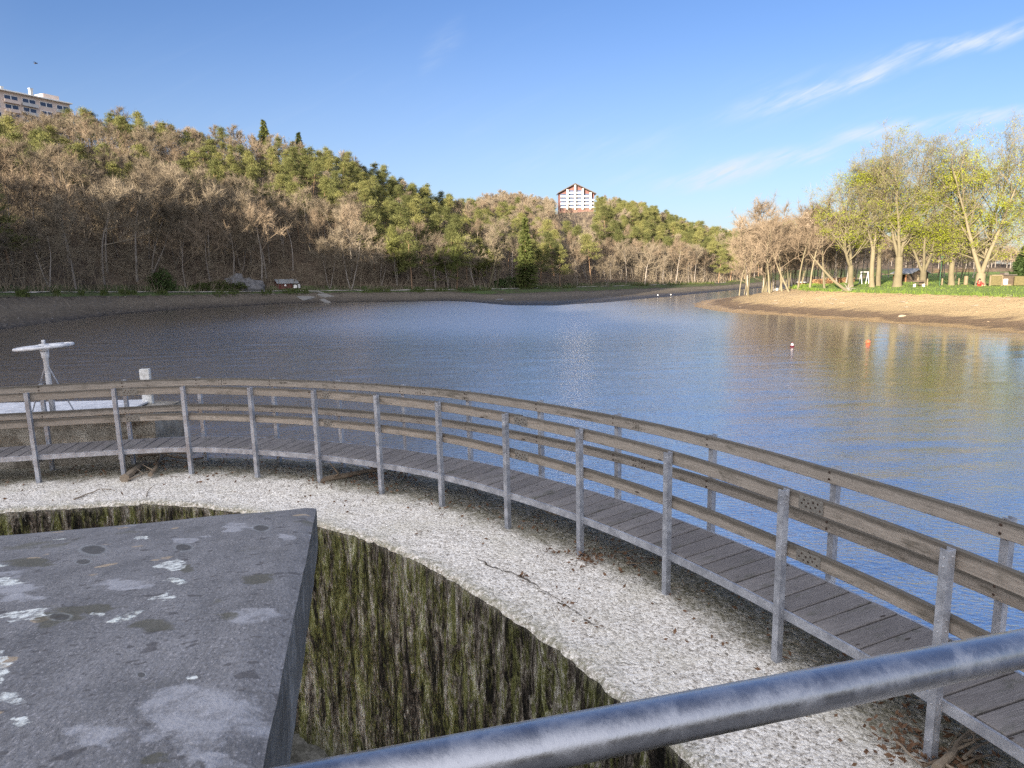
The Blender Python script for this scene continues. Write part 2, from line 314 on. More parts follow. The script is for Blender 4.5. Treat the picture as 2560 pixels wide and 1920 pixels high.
    for (u, v, hw, hh) in [(367, 1223, 30, 13), (356, 1289, 20, 10), (58, 1328, 42, 12), (20, 1256, 42, 7), (8, 1440, 18, 34), (24, 1506, 50, 12), (215, 1325, 26, 7), (60, 1555, 30, 9), (395, 1466, 26, 5), (310, 1160, 14, 4)]:
        c = t.mix(t.m('MULTIPLY', t.smooth(t.m('ADD', spot(u, v, hw, hh), t.m('MULTIPLY', t.m('SUBTRACT', t.noise(p, 30.0, 5, 0.75), 0.5), 1.6)), 1.0, 0.8), grain), c, t.mix(f, (0.55, 0.58, 0.53), (0.88, 0.90, 0.86)))
    t.put(b.inputs['Base Color'], c); b.inputs['Roughness'].default_value = 0.9; b.inputs['Specular IOR Level'].default_value = 0.2
    t.put(b.inputs['Normal'], t.bump(t.m('ADD', t.m('ADD', f, t.m('MULTIPLY', st, 0.6)), t.m('MULTIPLY', lic, 0.5)), 0.7, 0.008)); return m

def mk_steel(name, c0, c1, rough, metal, sc=1.0):
    m, t, b = material(name); p = t.pos()
    a = t.noise(p, 7.0*sc, 5, 0.65, 0.5); v = t.node('ShaderNodeSeparateColor', {0: t.vor(p, 60.0*sc, out=1)}).outputs[0]; f = t.noise(p, 60*sc, 4, 0.7)
    k = t.smooth(t.m('ADD', t.m('MULTIPLY', a, 0.95), t.m('MULTIPLY', v, 0.07)), 0.32, 0.72)
    c = t.mix(k, c0, c1); c = t.mix(t.m('MULTIPLY', t.smooth(f, 0.62, 0.75), 0.4), c, tuple(x*0.55 for x in c0))
    t.put(b.inputs['Base Color'], c); b.inputs['Metallic'].default_value = metal
    t.put(b.inputs['Roughness'], t.m('MULTIPLY_ADD', k, 0.25, rough)); t.put(b.inputs['Normal'], t.bump(f, 0.15, 0.002)); return m
M_STEEL = mk_steel('galvanised_steel', (0.25, 0.265, 0.30), (0.44, 0.46, 0.50), 0.38, 0.45)
M_PIPE = mk_steel('handrail_steel', (0.30, 0.31, 0.34), (0.42, 0.43, 0.46), 0.22, 0.85, 3.0)
M_WHITE = mk_steel('white_painted_steel', (0.44, 0.44, 0.45), (0.66, 0.67, 0.69), 0.40, 0.0)
M_BOLT = mk_steel('bolt_steel', (0.32, 0.33, 0.35), (0.50, 0.51, 0.53), 0.35, 0.6)

def simple(name, col, rough=0.8, var=0.25, sc=6.0, metal=0.0, bump=0.3, vec='pos'):
    m, t, b = material(name); p = t.pos() if vec == 'pos' else t.obj(); n = t.noise(p, sc, 5, 0.65); f = t.noise(p, sc*8, 4, 0.7)
    k = t.m('ADD', t.m('MULTIPLY', n, 0.6), t.m('MULTIPLY', f, 0.4))
    c = t.mix(t.smooth(k, 0.3, 0.7), tuple(x*(1-var) for x in col), tuple(min(1, x*(1+var)) for x in col))
    t.put(b.inputs['Base Color'], c); b.inputs['Roughness'].default_value = rough; b.inputs['Metallic'].default_value = metal
    if bump: t.put(b.inputs['Normal'], t.bump(f, bump, 0.01))
    return m
M_RUST = simple('rusty_bolt', (0.045, 0.028, 0.02), 0.8, 0.4, 40)

def mk_wood(name, lo, mid, hi, stain, rail=False):
    m, t, b = material(name); fl = t.attr('flow')                         # x along the grain, y across, z = board number
    g = t.noise(t.scale(fl, (1.2, 26.0, 5.3)), 3.0, 6, 0.7, 0.6); g2 = t.noise(t.scale(fl, (4.0, 90.0, 9.1)), 3.0, 4, 0.7); bl = t.noise(t.scale(fl, (1.0, 3.0, 3.7)), 3.0, 5, 0.65)
    c = t.ramp(t.m('ADD', t.m('MULTIPLY', g, 0.6), t.m('MULTIPLY', g2, 0.4)), [(0.28, lo), (0.5, mid), (0.72, hi)])
    bid = t.node('ShaderNodeSeparateXYZ', {0: fl}).outputs[2]
    br = t.node('ShaderNodeTexWhiteNoise', {'W': bid}, noise_dimensions='1D').outputs[0]
    c = t.mix(t.m('MULTIPLY', br, 0.45), c, lo)
    c = t.mix(t.m('MULTIPLY', t.smooth(bl, 0.52, 0.72), 0.75), c, stain)
    if rail:
        py = t.node('ShaderNodeSeparateXYZ', {0: fl}).outputs[1]; dk = t.m('MULTIPLY', t.smooth(t.m('ADD', py, t.m('MULTIPLY', t.m('SUBTRACT', bl, 0.5), 0.09)), 0.265, 0.225), t.smooth(py, 0.15, 0.17))
        c = t.mix(t.m('MULTIPLY', dk, 0.75), c, (0.06, 0.055, 0.045))
    kd = t.vor(t.scale(fl, (1.0, 3.2, 1.7)), 2.1); c = t.mix(t.m('MULTIPLY', t.smooth(kd, 0.10, 0.05), 0.9), c, (0.035, 0.025, 0.018))
    t.put(b.inputs['Base Color'], c); b.inputs['Roughness'].default_value = 0.85; b.inputs['Specular IOR Level'].default_value = 0.2
    t.put(b.inputs['Normal'], t.bump(t.m('ADD', g, t.m('MULTIPLY', g2, 0.6)), 0.6, 0.006)); return m
M_RAIL = mk_wood('weathered_rail_wood', (0.15, 0.13, 0.11), (0.31, 0.275, 0.235), (0.47, 0.43, 0.375), (0.08, 0.072, 0.055), True)
M_PLANK = mk_wood('dark_deck_wood', (0.085, 0.077, 0.074), (0.19, 0.176, 0.17), (0.31, 0.29, 0.28), (0.085, 0.085, 0.065))

# ------------------------------------------------------------------ the dam and its footbridge (dam frame, metres from the camera)
PP = np.array([[-14.2, 8.35], [-13.0, 9.35], [-11.9, 10.2], [-10.75, 10.85], [-9.5, 11.27], [-8.21, 11.52], [-6.85, 11.75], [-5.71, 11.82], [-4.43, 11.52], [-3.24, 11.1], [-2.11, 10.52], [-1.07, 9.83],
               [-0.09, 8.93], [0.79, 7.97], [1.59, 6.87], [2.29, 5.62], [2.88, 4.34], [3.32, 2.95], [3.62, 1.5], [3.78, 0.05], [3.85, -1.4]])
PI0 = 5                                                    # index of the first post in view
def cr(s):
    s = np.atleast_1d(np.asarray(s, float)); i = np.clip(np.floor(s).astype(int), 1, len(PP)-3); f = (s-i)[:, None]
    a, b, c, d = PP[i-1], PP[i], PP[i+1], PP[i+2]
    p = 0.5*((2*b)+(-a+c)*f+(2*a-5*b+4*c-d)*f**2+(-a+3*b-3*c+d)*f**3)
    g = 0.5*((-a+c)+2*(2*a-5*b+4*c-d)*f+3*(-a+3*b-3*c+d)*f**2); g /= np.linalg.norm(g, axis=1)[:, None]
    return p, g, np.stack([-g[:, 1], g[:, 0]], 1)
# smooth the measured posts so the walkway runs in one even curve
SS = np.linspace(1, len(PP)-2.001, 900)
CP, CT, CN = cr(SS)
k = np.hanning(61); k /= k.sum()
def smo(a): return np.stack([np.convolve(np.pad(a[:, i], 30, mode='reflect', reflect_type='odd'), k, 'valid') for i in range(a.shape[1])], 1)
CP = smo(CP); CT = np.gradient(CP, axis=0); CT /= np.linalg.norm(CT, axis=1)[:, None]; CN = np.stack([-CT[:, 1], CT[:, 0]], 1)
LEN = np.concatenate([[0], np.cumsum(np.linalg.norm(np.diff(CP, axis=0), axis=1))])
def curve(L, off=0.0):                                     # arc length, offset towards the water -> plan point, tangent, normal
    L = np.asarray(L, float); g = lambda A: np.stack([np.interp(L, LEN, A[:, i]) for i in (0, 1)], -1)
    p, tt, nn = g(CP), g(CT), g(CN); return p+nn*np.asarray(off)[..., None], tt, nn
LPOST = np.array([LEN[np.argmin(np.abs(SS-i))] for i in range(2, len(PP)-2)])
def P3(L, off, z): p, _, _ = curve(L, off); return near(np.concatenate([p, np.broadcast_to(np.asarray(z, float), p.shape[:-1])[..., None]], -1))
ZB, ZT, ZG, ZW = -3.03, -1.932, -3.506, -7.15             # beam, post top, crest, foot of the wall

base = P3(8.0, 0, ZG)
dam = thing('dam_wall', base, 'curved concrete dam wall with pale gravelly crest and mossy green inner face', 'dam')
Ls = np.arange(0.2, LEN[-1]-0.2, 0.045); offs = np.concatenate([[-1.44, -1.425, -1.40, -1.36], np.arange(-1.31, 1.16, 0.055), [1.17]])
LL, OO = np.meshgrid(Ls, offs, indexing='ij')
rag = 0.022*fbm(Ls*1.1, 0*Ls, 3.0, 3)+0.03*fbm(Ls*9, 0*Ls, 1.0, 4)
EDG = np.interp(LL, LPOST[[0, 2, 3, 8, 10, 11, 13, 14, 15]], [0.1, 0.1, 0.0, 0.02, -0.03, -0.11, -0.07, -0.02, 0.05])*np.clip((-0.6-OO)/0.8, 0, 1)
O2 = OO + EDG + rag[:, None]*np.clip((-1.15-OO)/0.2, 0, 1) + (0.10*fbm(Ls*1.1, 0*Ls+4, 9.0, 5))[:, None]*np.clip((OO-0.95)/0.2, 0, 1)
Z = ZG + 0.035*fbm(LL*1.2, OO*1.2, 0, 4) + 0.02*fbm(LL*7, OO*7, 5, 3)
Z -= np.where(OO < -1.38, 0.05*((-1.38-OO)/0.06)**2, 0); Z -= np.where(OO > 1.05, 0.5*((OO-1.05)/0.12)**2, 0)
G = P3(LL, O2, Z); nL, nO = LL.shape
def grid_faces(a, b): i = np.arange(a*b).reshape(a, b); return np.stack([i[:-1, :-1].ravel(), i[:-1, 1:].ravel(), i[1:, 1:].ravel(), i[1:, :-1].ravel()], 1)
mb = MB(); mb.add(G.reshape(-1, 3), grid_faces(nL, nO)[:, ::-1], 0, np.stack([OO.ravel(), LL.ravel(), 0*LL.ravel()], 1))
obj('crest', mb, M_CREST, dam, smooth=True)
hs = np.linspace(0, 1, 62); L2, H2 = np.meshgrid(Ls, hs, indexing='ij')
ztop = Z[:, 0]-0.005
zz = ztop[:, None]*(1-H2) + ZW*H2
rel = 0.05*fbm(L2*2.2, zz*0.7, 2.0, 3)+0.07*fbm(L2*9, zz*2.2, 6.0, 4)
oo = O2[:, :1] - 0.10*H2 + rel*np.clip(H2*14, 0, 1)
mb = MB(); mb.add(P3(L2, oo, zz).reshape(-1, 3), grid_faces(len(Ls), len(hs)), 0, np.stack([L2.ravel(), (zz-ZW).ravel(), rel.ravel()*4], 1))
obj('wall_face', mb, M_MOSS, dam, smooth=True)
mb = MB(); hs = np.linspace(0, 1, 12); L3, H3 = np.meshgrid(Ls[::4], hs, indexing='ij'); z3 = Z[::4, -1][:, None]*(1-H3)-6.6*H3
mb.add(P3(L3, O2[::4, -1:]+0.05*fbm(L3*3, z3*3, 1, 3)*np.clip(H3*9, 0, 1), z3).reshape(-1, 3), grid_faces(*L3.shape)[:, ::-1], 0, np.stack([1.1+0*L3.ravel(), L3.ravel(), 0*L3.ravel()], 1))
obj('water_face', mb, M_CREST, dam, smooth=True)
# the long crack that runs along the crest
M_CRACK = simple('crack_dirt', (0.10, 0.082, 0.062), 1.0, 0.5, 30)
mb = MB()
def cpx(pts, zoom):
    x0, y0, sc = zoom; P = np.array([nray((x0+a/sc)/1.15732, (y0+b/sc)/1.15732) for a, b in pts]); return P*((ZG+0.012)/P[:, 2:3])
ZF_, ZH_ = (600, 900, 2.765), (1240, 1000, 2.765)
for pts, zm, wd_ in [([(1430, 1290), (1500, 1320), (1610, 1358), (1740, 1425), (1860, 1468), (2040, 1560)], ZF_, 0.010), ([(1980, 1530), (2060, 1575), (2140, 1620)], ZF_, 0.006), ([(40, 1175), (90, 1195), (200, 1232), (285, 1282), (345, 1332), (460, 1400)], ZH_, 0.008), ([(425, 1385), (470, 1412), (560, 1462), (600, 1495), (640, 1532), (735, 1592), (790, 1650)], ZH_, 0.011), ([(1190, 1180), (1330, 1150), (1420, 1190)], ZF_, 0.003)]:
    P = cpx(pts, zm); tt_ = np.linspace(0, len(P)-1, len(P)*14); Pi = np.stack([np.interp(tt_, np.arange(len(P)), P[:, i]) for i in range(3)], 1)
    sd_ = pts[0][0]*0.13; Pi[:, 0] += 0.05*fbm(tt_*1.7, 0*tt_, sd_, 4); Pi[:, 1] += 0.05*fbm(tt_*1.7, 0*tt_+5, sd_, 4)
    dr = np.gradient(Pi, axis=0); nn_ = np.stack([-dr[:, 1], dr[:, 0], 0*dr[:, 0]], 1); nn_ /= np.linalg.norm(nn_, axis=1)[:, None]
    hw = (0.62*wd_*np.clip(0.5+2.4*fbm(tt_*2.3, 0*tt_, sd_+4, 3), 0.02, 2.0))[:, None]; Pi[:, 2] += 0.012
    Wp = near(Pi); GZ = G[::3, ::1].reshape(-1, 3); Wp[:, 2] = [GZ[np.argmin((GZ[:, 0]-a_[0])**2+(GZ[:, 1]-a_[1])**2), 2]+0.011 for a_ in Wp]
    nw_ = nn_ @ Q.T; v = np.concatenate([Wp-nw_*hw, Wp+nw_*hw]); n = len(Pi); i = np.arange(n-1); mb.add(v, np.stack([i, i+n, i+n+1, i+1], 1))
obj('crack', mb, M_CRACK, dam)

# rock floor below the wall
gx, gy = np.meshgrid(np.arange(-16, 4, 0.16), np.arange(-2, 12.5, 0.16), indexing='ij')
gz = ZW+0.12+0.16*np.abs(fbm(gx*0.9, gy*0.9, 3, 4))+0.10*fbm(gx*3, gy*3, 1, 3) - 0.5*np.clip(0.12-np.abs(vn(gx*0.8+gy*0.55, gy*0.35-gx*0.3, 4)), 0, 1)/0.12
mb = MB(); mb.add(near(np.stack([gx, gy, gz], -1).reshape(-1, 3)), grid_faces(*gx.shape)[:, ::-1])
tag(obj('spillway_ground', mb, simple('wet_dark_rock', (0.075, 0.075, 0.068), 0.5, 0.5, 3.0)), kind='structure')

# ---- footbridge
fb = thing('footbridge', P3(8.0, 0, ZB), 'curved plank footbridge along the dam with steel posts and weathered wooden rails', 'footbridge')
mb = MB(); L = LPOST[0]-0.9; bid = 0
while L < LPOST[-1]+0.6:
    wd = 0.192+0.02*rng.random(); jz = 0.006*(rng.random()-0.5); o0 = 0.055+0.012*(rng.random()-0.5); o1 = 0.80+0.014*(rng.random()-0.5)
    z0, z1 = ZB-0.035+jz, ZB+0.012+jz; tw = 0.006*(rng.random()-0.5); cut = 0.006
    pts = [(L+tw, o0), (L+wd+tw, o0), (L+wd-tw, o1), (L-tw, o1)]
    low = [P3(a, o, z0) for a, o in pts]; mid = [P3(a, o, z1-cut) for a, o in pts]
    ins = [P3(a+(cut if i in (0, 3) else -cut), o+(cut if i < 2 else -cut), z1) for i, (a, o) in enumerate(pts)]
    fl = np.array([(0, 0, bid), (0, wd, bid), (0.75, wd, bid), (0.75, 0, bid)]); v = np.array(low+mid+ins)
    F = [[3, 2, 1, 0], [8, 9, 10, 11]]+[[i, (i+1) % 4, 4+(i+1) % 4, 4+i] for i in range(4)]+[[4+i, 4+(i+1) % 4, 8+(i+1) % 4, 8+i] for i in range(4)]
    mb.add(v, F, 0, np.concatenate([fl, fl, fl])); L += wd+0.017; bid += 1
obj('deck', mb, M_PLANK, fb)
def sweep(L0, L1, prof, n, mb, bidv=0.0, m=0, wob=0.0):
    x = np.linspace(L0, L1, n); pr = np.asarray(prof); k = len(pr); V = []; A = []
    per = np.concatenate([[0], np.cumsum(np.linalg.norm(np.diff(pr, axis=0), axis=1))])
    for j, (o, z) in enumerate(pr):
        V.append(P3(x, np.full(n, o)+wob*np.sin(x*0.9+bidv), np.full(n, z)+wob*np.sin(x*1.3+bidv*2))); A.append(np.stack([x, np.full(n, per[j]), np.full(n, bidv)], 1))
    V = np.stack(V, 1).reshape(-1, 3); A = np.stack(A, 1).reshape(-1, 3); F = []
    for i in range(n-1):
        for j in range(k): F.append([i*k+j, (i+1)*k+j, (i+1)*k+(j+1) % k, i*k+(j+1) % k])
    mb.add(V, F, m, A); n0 = mb.n-len(V)
    mb.F += [np.array([[n0+j for j in range(k)]]), np.array([[n0+(n-1)*k+j for j in range(k)][::-1]])]; mb.M += [np.full(1, m)]*2
def rect(o, z, w_, h_, b=0.004):
    return [(o-w_/2+b, z-h_/2), (o+w_/2-b, z-h_/2), (o+w_/2, z-h_/2+b), (o+w_/2, z+h_/2-b), (o+w_/2-b, z+h_/2), (o-w_/2+b, z+h_/2), (o-w_/2, z+h_/2-b), (o-w_/2, z-h_/2+b)]
for o in (0.038, 0.822):
    mb = MB(); sweep(LPOST[0]-0.9, LPOST[-1]+0.6, [(o-0.012, ZB-0.08), (o+0.012, ZB-0.08), (o+0.012, ZB+0.004), (o-0.012, ZB+0.004)], 170, mb); obj('edge_beam', mb, M_STEEL, fb)
UP = NAX[2]
def frame(L): _, tt, nn = curve(L); return np.array([[tt[0], tt[1], 0], [nn[0], nn[1], 0], [0, 0, 1]])
def chan(mb, org, ax, z0, z1, flip=1):                      # U channel, web on the far side along the rail, open to the other
    W_, D_, T_ = 0.031, 0.034, 0.006
    poly = [(W_, -D_), (W_, D_), (-W_, D_), (-W_, D_-T_), (W_-T_, D_-T_), (W_-T_, -D_+T_), (-W_, -D_+T_), (-W_, -D_)]
    poly = [(x*flip, y) for x, y in poly]
    if flip < 0: poly = poly[::-1]
    mb.prism(poly, z0, z1, org, ax)
def bolt(mb, c, dirv, r=0.008, h=0.007, m=0):
    dirv = np.asarray(dirv); mb.tube([c, c+dirv*h*0.6, c+dirv*h], [r, r, r*0.6], 6, m)
DSH = -0.16
for k, L in enumerate(LPOST):
    ax = frame(L) @ NAX; o = P3(L, 0.0, 0.0)
    mb = MB(); chan(mb, o, ax, ZG-0.03, ZT)
    for z in (ZT-0.045, ZT-0.11, ZT-0.50, ZT-0.58, ZB-0.02, ZB-0.30):
        bolt(mb, o+ax[2]*z+ax[0]*0.031+ax[1]*0.004, ax[0], m=1); bolt(mb, o+ax[2]*(z-0.01)-ax[1]*0.034, -ax[1], m=1)
    obj('post', mb, [M_STEEL, M_BOLT], fb)
    ax2 = frame(L+DSH) @ NAX; o2 = P3(L+DSH, 0.872, 0.0)
    mb = MB(); chan(mb, o2, ax2, ZG-0.03, ZT+0.02); obj('post', mb, M_STEEL, fb)
    mb = MB(); a, b2 = P3(L-0.05, 0.055, ZB-0.125), P3(L-0.1, 0.85, ZB-0.125); dv = (b2-a)/np.linalg.norm(b2-a)
    mb.box((a+b2)/2, (0.06, np.linalg.norm(b2-a), 0.085), np.array([np.cross(dv, UP), dv, UP])); obj('cross_beam', mb, M_STEEL, fb)
M_SPLICE = simple('punched_plate', (0.20, 0.19, 0.17), 0.6, 0.3, 30, 0.3)
def rails(name, off, zc, h, first, side):
    cuts = [LPOST[0]-0.9]+[l+0.24 for l in LPOST[first::3]]+[LPOST[-1]+0.6]
    for i in range(len(cuts)-1):
        if cuts[i+1]-cuts[i] < 0.3: continue
        mb = MB()
        if side > 0 and i:
            ax = frame(cuts[i]) @ NAX; c = P3(cuts[i], off-0.0235, zc)
            for q in (0.05, 0.09):
                for dz in (-0.03, 0.03): bolt(mb, c+ax[0]*q+ax[2]*dz, -ax[1], 0.009, 0.005, 1)
        if side > 0 and i < len(cuts)-2:
            ax = frame(cuts[i+1]) @ NAX; c = P3(cuts[i+1], off-0.0235, zc)
            for q in (-0.05, -0.09):
                for dz in (-0.03, 0.03): bolt(mb, c+ax[0]*q+ax[2]*dz, -ax[1], 0.009, 0.005, 1)
        sweep(cuts[i]+0.003, cuts[i+1]-0.003, rect(off, zc, 0.046, h, 0.005), max(6, int((cuts[i+1]-cuts[i])/0.28)), mb, rng.random()*40, 0, 0.004)
        for L in LPOST:
            if cuts[i]+0.1 < L < cuts[i+1]-0.02:
                ax = frame(L) @ NAX; L2_ = L if side < 0 else L+DSH
                for dz in (-0.03, 0.035): bolt(mb, P3(L2_, off-0.024, zc+dz), -ax[1], 0.012, 0.006, 1)
        r = obj(name, mb, [M_RAIL, M_RUST], fb)
        if i and 0 < i < len(cuts)-1:
            L = cuts[i]; ax = frame(L) @ NAX; mb = MB(); c = P3(L, off-0.0245, zc)
            if side < 0:
                mb.box(c, (0.24, 0.005, h-0.02), ax)
                for q in range(9):
                    bolt(mb, c-ax[1]*0.003+ax[0]*(-0.09+0.0225*q)+ax[2]*(0.026 if q % 2 else -0.026)*(1 if q % 3 else 0.3), -ax[1], 0.009, 0.003, 1)
                obj('splice_plate', mb, [M_SPLICE, M_RUST], r)
rails('top_rail', 0.070, ZT-0.075, 0.135, 1, -1); rails('lower_rail', 0.070, ZT-0.545, 0.125, 1, -1)
rails('top_rail', 0.800, ZT-0.055, 0.135, 2, 1); rails('lower_rail', 0.800, ZT-0.535, 0.125, 2, 1)

# ---- sloping coping of the stair wall, bottom left
def unit(a): return a/np.linalg.norm(a)
v1 = unit(nray(724, 902)); e1 = unit(np.cross(np.cross(nray(0, 1155), nray(683, 1093)), v1)); n1 = np.cross(v1, e1); n1 = n1 if n1[2] > 0 else -n1
if e1[0] < 0: e1 = -e1
cnr = nray(683, 1093)*2.75; TH = 0.17
ab = thing('stair_wall', near(cnr+np.array([-0.5, -0.3, -2])), 'sloping dark grey concrete stair wall with spotted lichen on its broad top', 'wall')
B3 = np.array([-v1, -e1, n1]) @ NAX                       # local x back towards the camera, y to the left, z up
M_COPING = mk_coping()
mb = MB(); nx, ny = 88, 84; X, Y = np.meshgrid(np.linspace(0, 3.4, nx), np.linspace(0, 3.2, ny), indexing='ij')
edge = np.minimum(np.minimum(X, Y), 1.0); zt = 0.006*fbm(X*6, Y*6, 2, 4) - 0.012*np.clip(1-edge/0.02, 0, 1)**2
wob = 0.002*fbm(X*9, 0*X, 3, 3)*(Y == 0); V = np.stack([X, Y+wob, zt], -1).reshape(-1, 3)
mb.add(near(cnr)+V @ B3, grid_faces(nx, ny), 0, np.stack([X.ravel(), Y.ravel(), 0*X.ravel()], 1))
xs = np.linspace(0, 3.4, nx); zs = np.linspace(0, -TH, 9); Xs, Zs = np.meshgrid(xs, zs, indexing='ij')
V = np.stack([Xs, wob[:, 0][:, None]+0.002*fbm(Xs*8, Zs*8, 7, 3)*(Zs < 0), Zs+zt[:, 0][:, None]*(Zs == 0)], -1).reshape(-1, 3)
mb.add(near(cnr)+V @ B3, grid_faces(nx, 9)[:, ::-1], 1, np.stack([Xs.ravel()+7, Zs.ravel()*2, 0*Xs.ravel()], 1))
ys = np.linspace(0, 3.2, ny); Ys, Zs = np.meshgrid(ys, zs, indexing='ij')
V = np.stack([0*Ys, Ys, Zs+zt[0][:, None]*(Zs == 0)], -1).reshape(-1, 3); mb.add(near(cnr)+V @ B3, grid_faces(ny, 9), 1, np.stack([Ys.ravel()+20, Zs.ravel()*2, 0*Ys.ravel()], 1))
def mk_side():
    m, t, b = material('dark_concrete_side'); p = t.attr('flow'); n = t.noise(t.scale(p, (1.0, 1.0, 1)), 5, 5, 0.65); f = t.noise(p, 45, 5, 0.75); st = t.noise(t.scale(p, (9, 1.0, 1)), 3, 4, 0.6)
    c = t.ramp(t.m('ADD', t.m('MULTIPLY', n, 0.6), t.m('MULTIPLY', st, 0.4)), [(0.38, (0.07, 0.068, 0.062)), (0.52, (0.14, 0.137, 0.13)), (0.64, (0.25, 0.245, 0.235))])
    c = t.mix(t.smooth(f, 0.54, 0.68), c, (0.06, 0.058, 0.055)); t.put(b.inputs['Base Color'], c); b.inputs['Roughness'].default_value = 0.92
    t.put(b.inputs['Normal'], t.bump(f, 0.6, 0.006)); return m
M_SIDE = mk_side()
obj('coping', mb, [M_COPING, M_SIDE], ab, smooth=True)
mb = MB(); c0 = near(cnr)+np.array([1.7, 1.62, -TH]) @ B3
V = []
for z in (0, 1):
    for x, y in ((0.45, 0.55), (3.38, 0.55), (3.38, 3.1), (0.45, 3.1)):
        p = near(cnr)+np.array([x, y, -TH+0.002]) @ B3; V.append(p if z == 0 else np.array([p[0], p[1], -2.0]))
mb.add(V, [[0, 1, 2, 3], [7, 6, 5, 4], [0, 4, 5, 1], [1, 5, 6, 2], [2, 6, 7, 3], [3, 7, 4, 0]]); obj('wall_body', mb, M_SIDE, ab)

# ---- galvanised handrail in front of the viewer
def pipe_pt(u, v, dd): r = ray(u, v); return CAM + r/np.linalg.norm(r)*dd
e0, e1_ = pipe_pt(620, 1720, 0.725), pipe_pt(2212, 1400, 1.22); cl = e0+(e1_-e0)*np.linspace(-0.55, 1.6, 70)[:, None]
hr = thing('handrail', cl[35]-np.array([0, 0, 1.1]), 'thick galvanised steel handrail tube crossing close in front of the footbridge', 'handrail')
mb = MB(); mb.tube(cl, 0.0242, 32); obj('tube', mb, M_PIPE, hr, smooth=True)
for i in (2, 67):
    mb = MB(); mb.tube([cl[i]-np.array([0, 0, 0.02]), cl[i]-np.array([0, 0, 1.12])], 0.022, 16); obj('post', mb, M_PIPE, hr, smooth=True)
mb = MB(); lo = np.min(cl, 0); hi = np.max(cl, 0)
c = np.array([0.55, -0.75, cl[35][2]-1.25])
mb.box(c, (5.0, 2.6, 0.24), bev=0.02); tag(obj('walkway_floor', mb, M_SIDE), kind='structure')

# ---- sluice pier with hand wheel, left behind the footbridge
PY = 13.0
pzt = nray(330, 891)[2]*PY; pyb = pzt/nray(360.5, 866)[2]; px1 = nray(362, 875)[0]*(PY+pyb)/2
def mk_pier():
    m, t, b = material('pier_concrete'); p = t.pos(); n = t.noise(p, 2.5, 5, 0.65); f = t.noise(p, 26, 5, 0.75)
    c = t.ramp(t.m('ADD', t.m('MULTIPLY', n, 0.6), t.m('MULTIPLY', f, 0.4)), [(0.36, (0.075, 0.065, 0.05)), (0.5, (0.24, 0.215, 0.175)), (0.66, (0.45, 0.42, 0.36))])
    t.put(b.inputs['Base Color'], c); b.inputs['Roughness'].default_value = 0.95; t.put(b.inputs['Normal'], t.bump(f, 0.8, 0.03)); return m
M_PIER = mk_pier()
mb = MB(); nx, nz = 120, 30; X, Zz = np.meshgrid(np.linspace(px1-9, px1, nx), np.linspace(pzt, -6.5, nz), indexing='ij')
mb.add(near(np.stack([X, PY+0.05*fbm(X*2, Zz*2, 1, 4)+0.25*np.clip((pzt-0.12-Zz), 0, 0.1)*8*np.clip(fbm(X*1.1, 0*X, 3, 3)+0.2, 0, 0.5), Zz], -1).reshape(-1, 3)), grid_faces(nx, nz)[:, ::-1])
ny = 24; Y, Zz = np.meshgrid(np.linspace(PY, pyb, ny), np.linspace(pzt, -6.5, nz), indexing='ij')
mb.add(near(np.stack([px1+0.05*fbm(Y*2, Zz*2, 5, 4), Y, Zz], -1).reshape(-1, 3)), grid_faces(ny, nz)[:, ::-1])
X, Y = np.meshgrid(np.linspace(px1-9, px1, nx), np.linspace(PY, pyb, ny), indexing='ij')
mb.add(near(np.stack([X, Y, pzt+0.03*fbm(X*2, Y*2, 8, 4)], -1).reshape(-1, 3)), grid_faces(nx, ny)[:, ::-1])
pier = obj('sluice_pier', mb, M_PIER, org=near([px1-3, PY+0.5, -5.6]), smooth=False)
tag(pier, 'rough stained concrete sluice pier standing in the water behind the footbridge', 'pier')
a = nray(0, 905); zp = pzt+0.03
q = lambda u, v: nray(u, v)*((zp+0.02)/nray(u, v)[2])
cpl = np.array([q(278, 888), q(326, 868), q(30, 879)+np.array([-3.0, 0, 0]), q(-120, 912)])
cpl = np.array([[q(268, 892)[0], PY-0.18], [q(318, 868)[0], pyb-0.12], [px1-7, pyb-0.1], [px1-7, PY-0.18]])
mb = MB(); mb.prism(cpl, zp, zp+0.035, CAM, NAX); tag(obj('metal_cover_plate', mb, M_WHITE, org=near([*cpl.mean(0), zp])), 'flat white metal plate lying on the sluice pier around the hand wheel', 'cover plate')
WY = PY+0.55; wb = nray(126, 900); wbase = wb*((zp+0.035)/wb[2]); top = nray(92, 749)*(wbase[1])
wc = np.array([wbase[0], wbase[1], top[2]]); wc[0] = (wbase[0]+top[0])/2-0.03
sw = thing('sluice_hand_wheel', near([wc[0], wc[1], zp+0.035]), 'white sluice hand wheel lying flat on a tall white stand', 'hand wheel')
WR = 58/(FPX*2212/2560)*wbase[1]*1.0
mb = MB(); th = np.linspace(0, 2*math.pi, 41); tl = np.array([math.cos(0.06), 0, math.sin(0.06)])
ring = lambda R, z: np.stack([R*np.cos(th)*tl[0], R*np.sin(th), z+R*np.cos(th)*tl[2]], 1)
rp = near(wc+ring(WR-0.035, 0.0)); mb.tube(rp, 0.026, 10); wheel = obj('wheel_rim', mb, M_WHITE, sw, smooth=True)
mb = MB()
for k in range(6):
    a_ = k*math.pi/3+0.3; mb.tube(near(np.array([wc, wc+np.array([math.cos(a_)*(WR-0.04)*tl[0], math.sin(a_)*(WR-0.04), math.cos(a_)*(WR-0.04)*tl[2]])])), [0.034, 0.022], 8)
obj('spokes', mb, M_WHITE, sw, smooth=True)
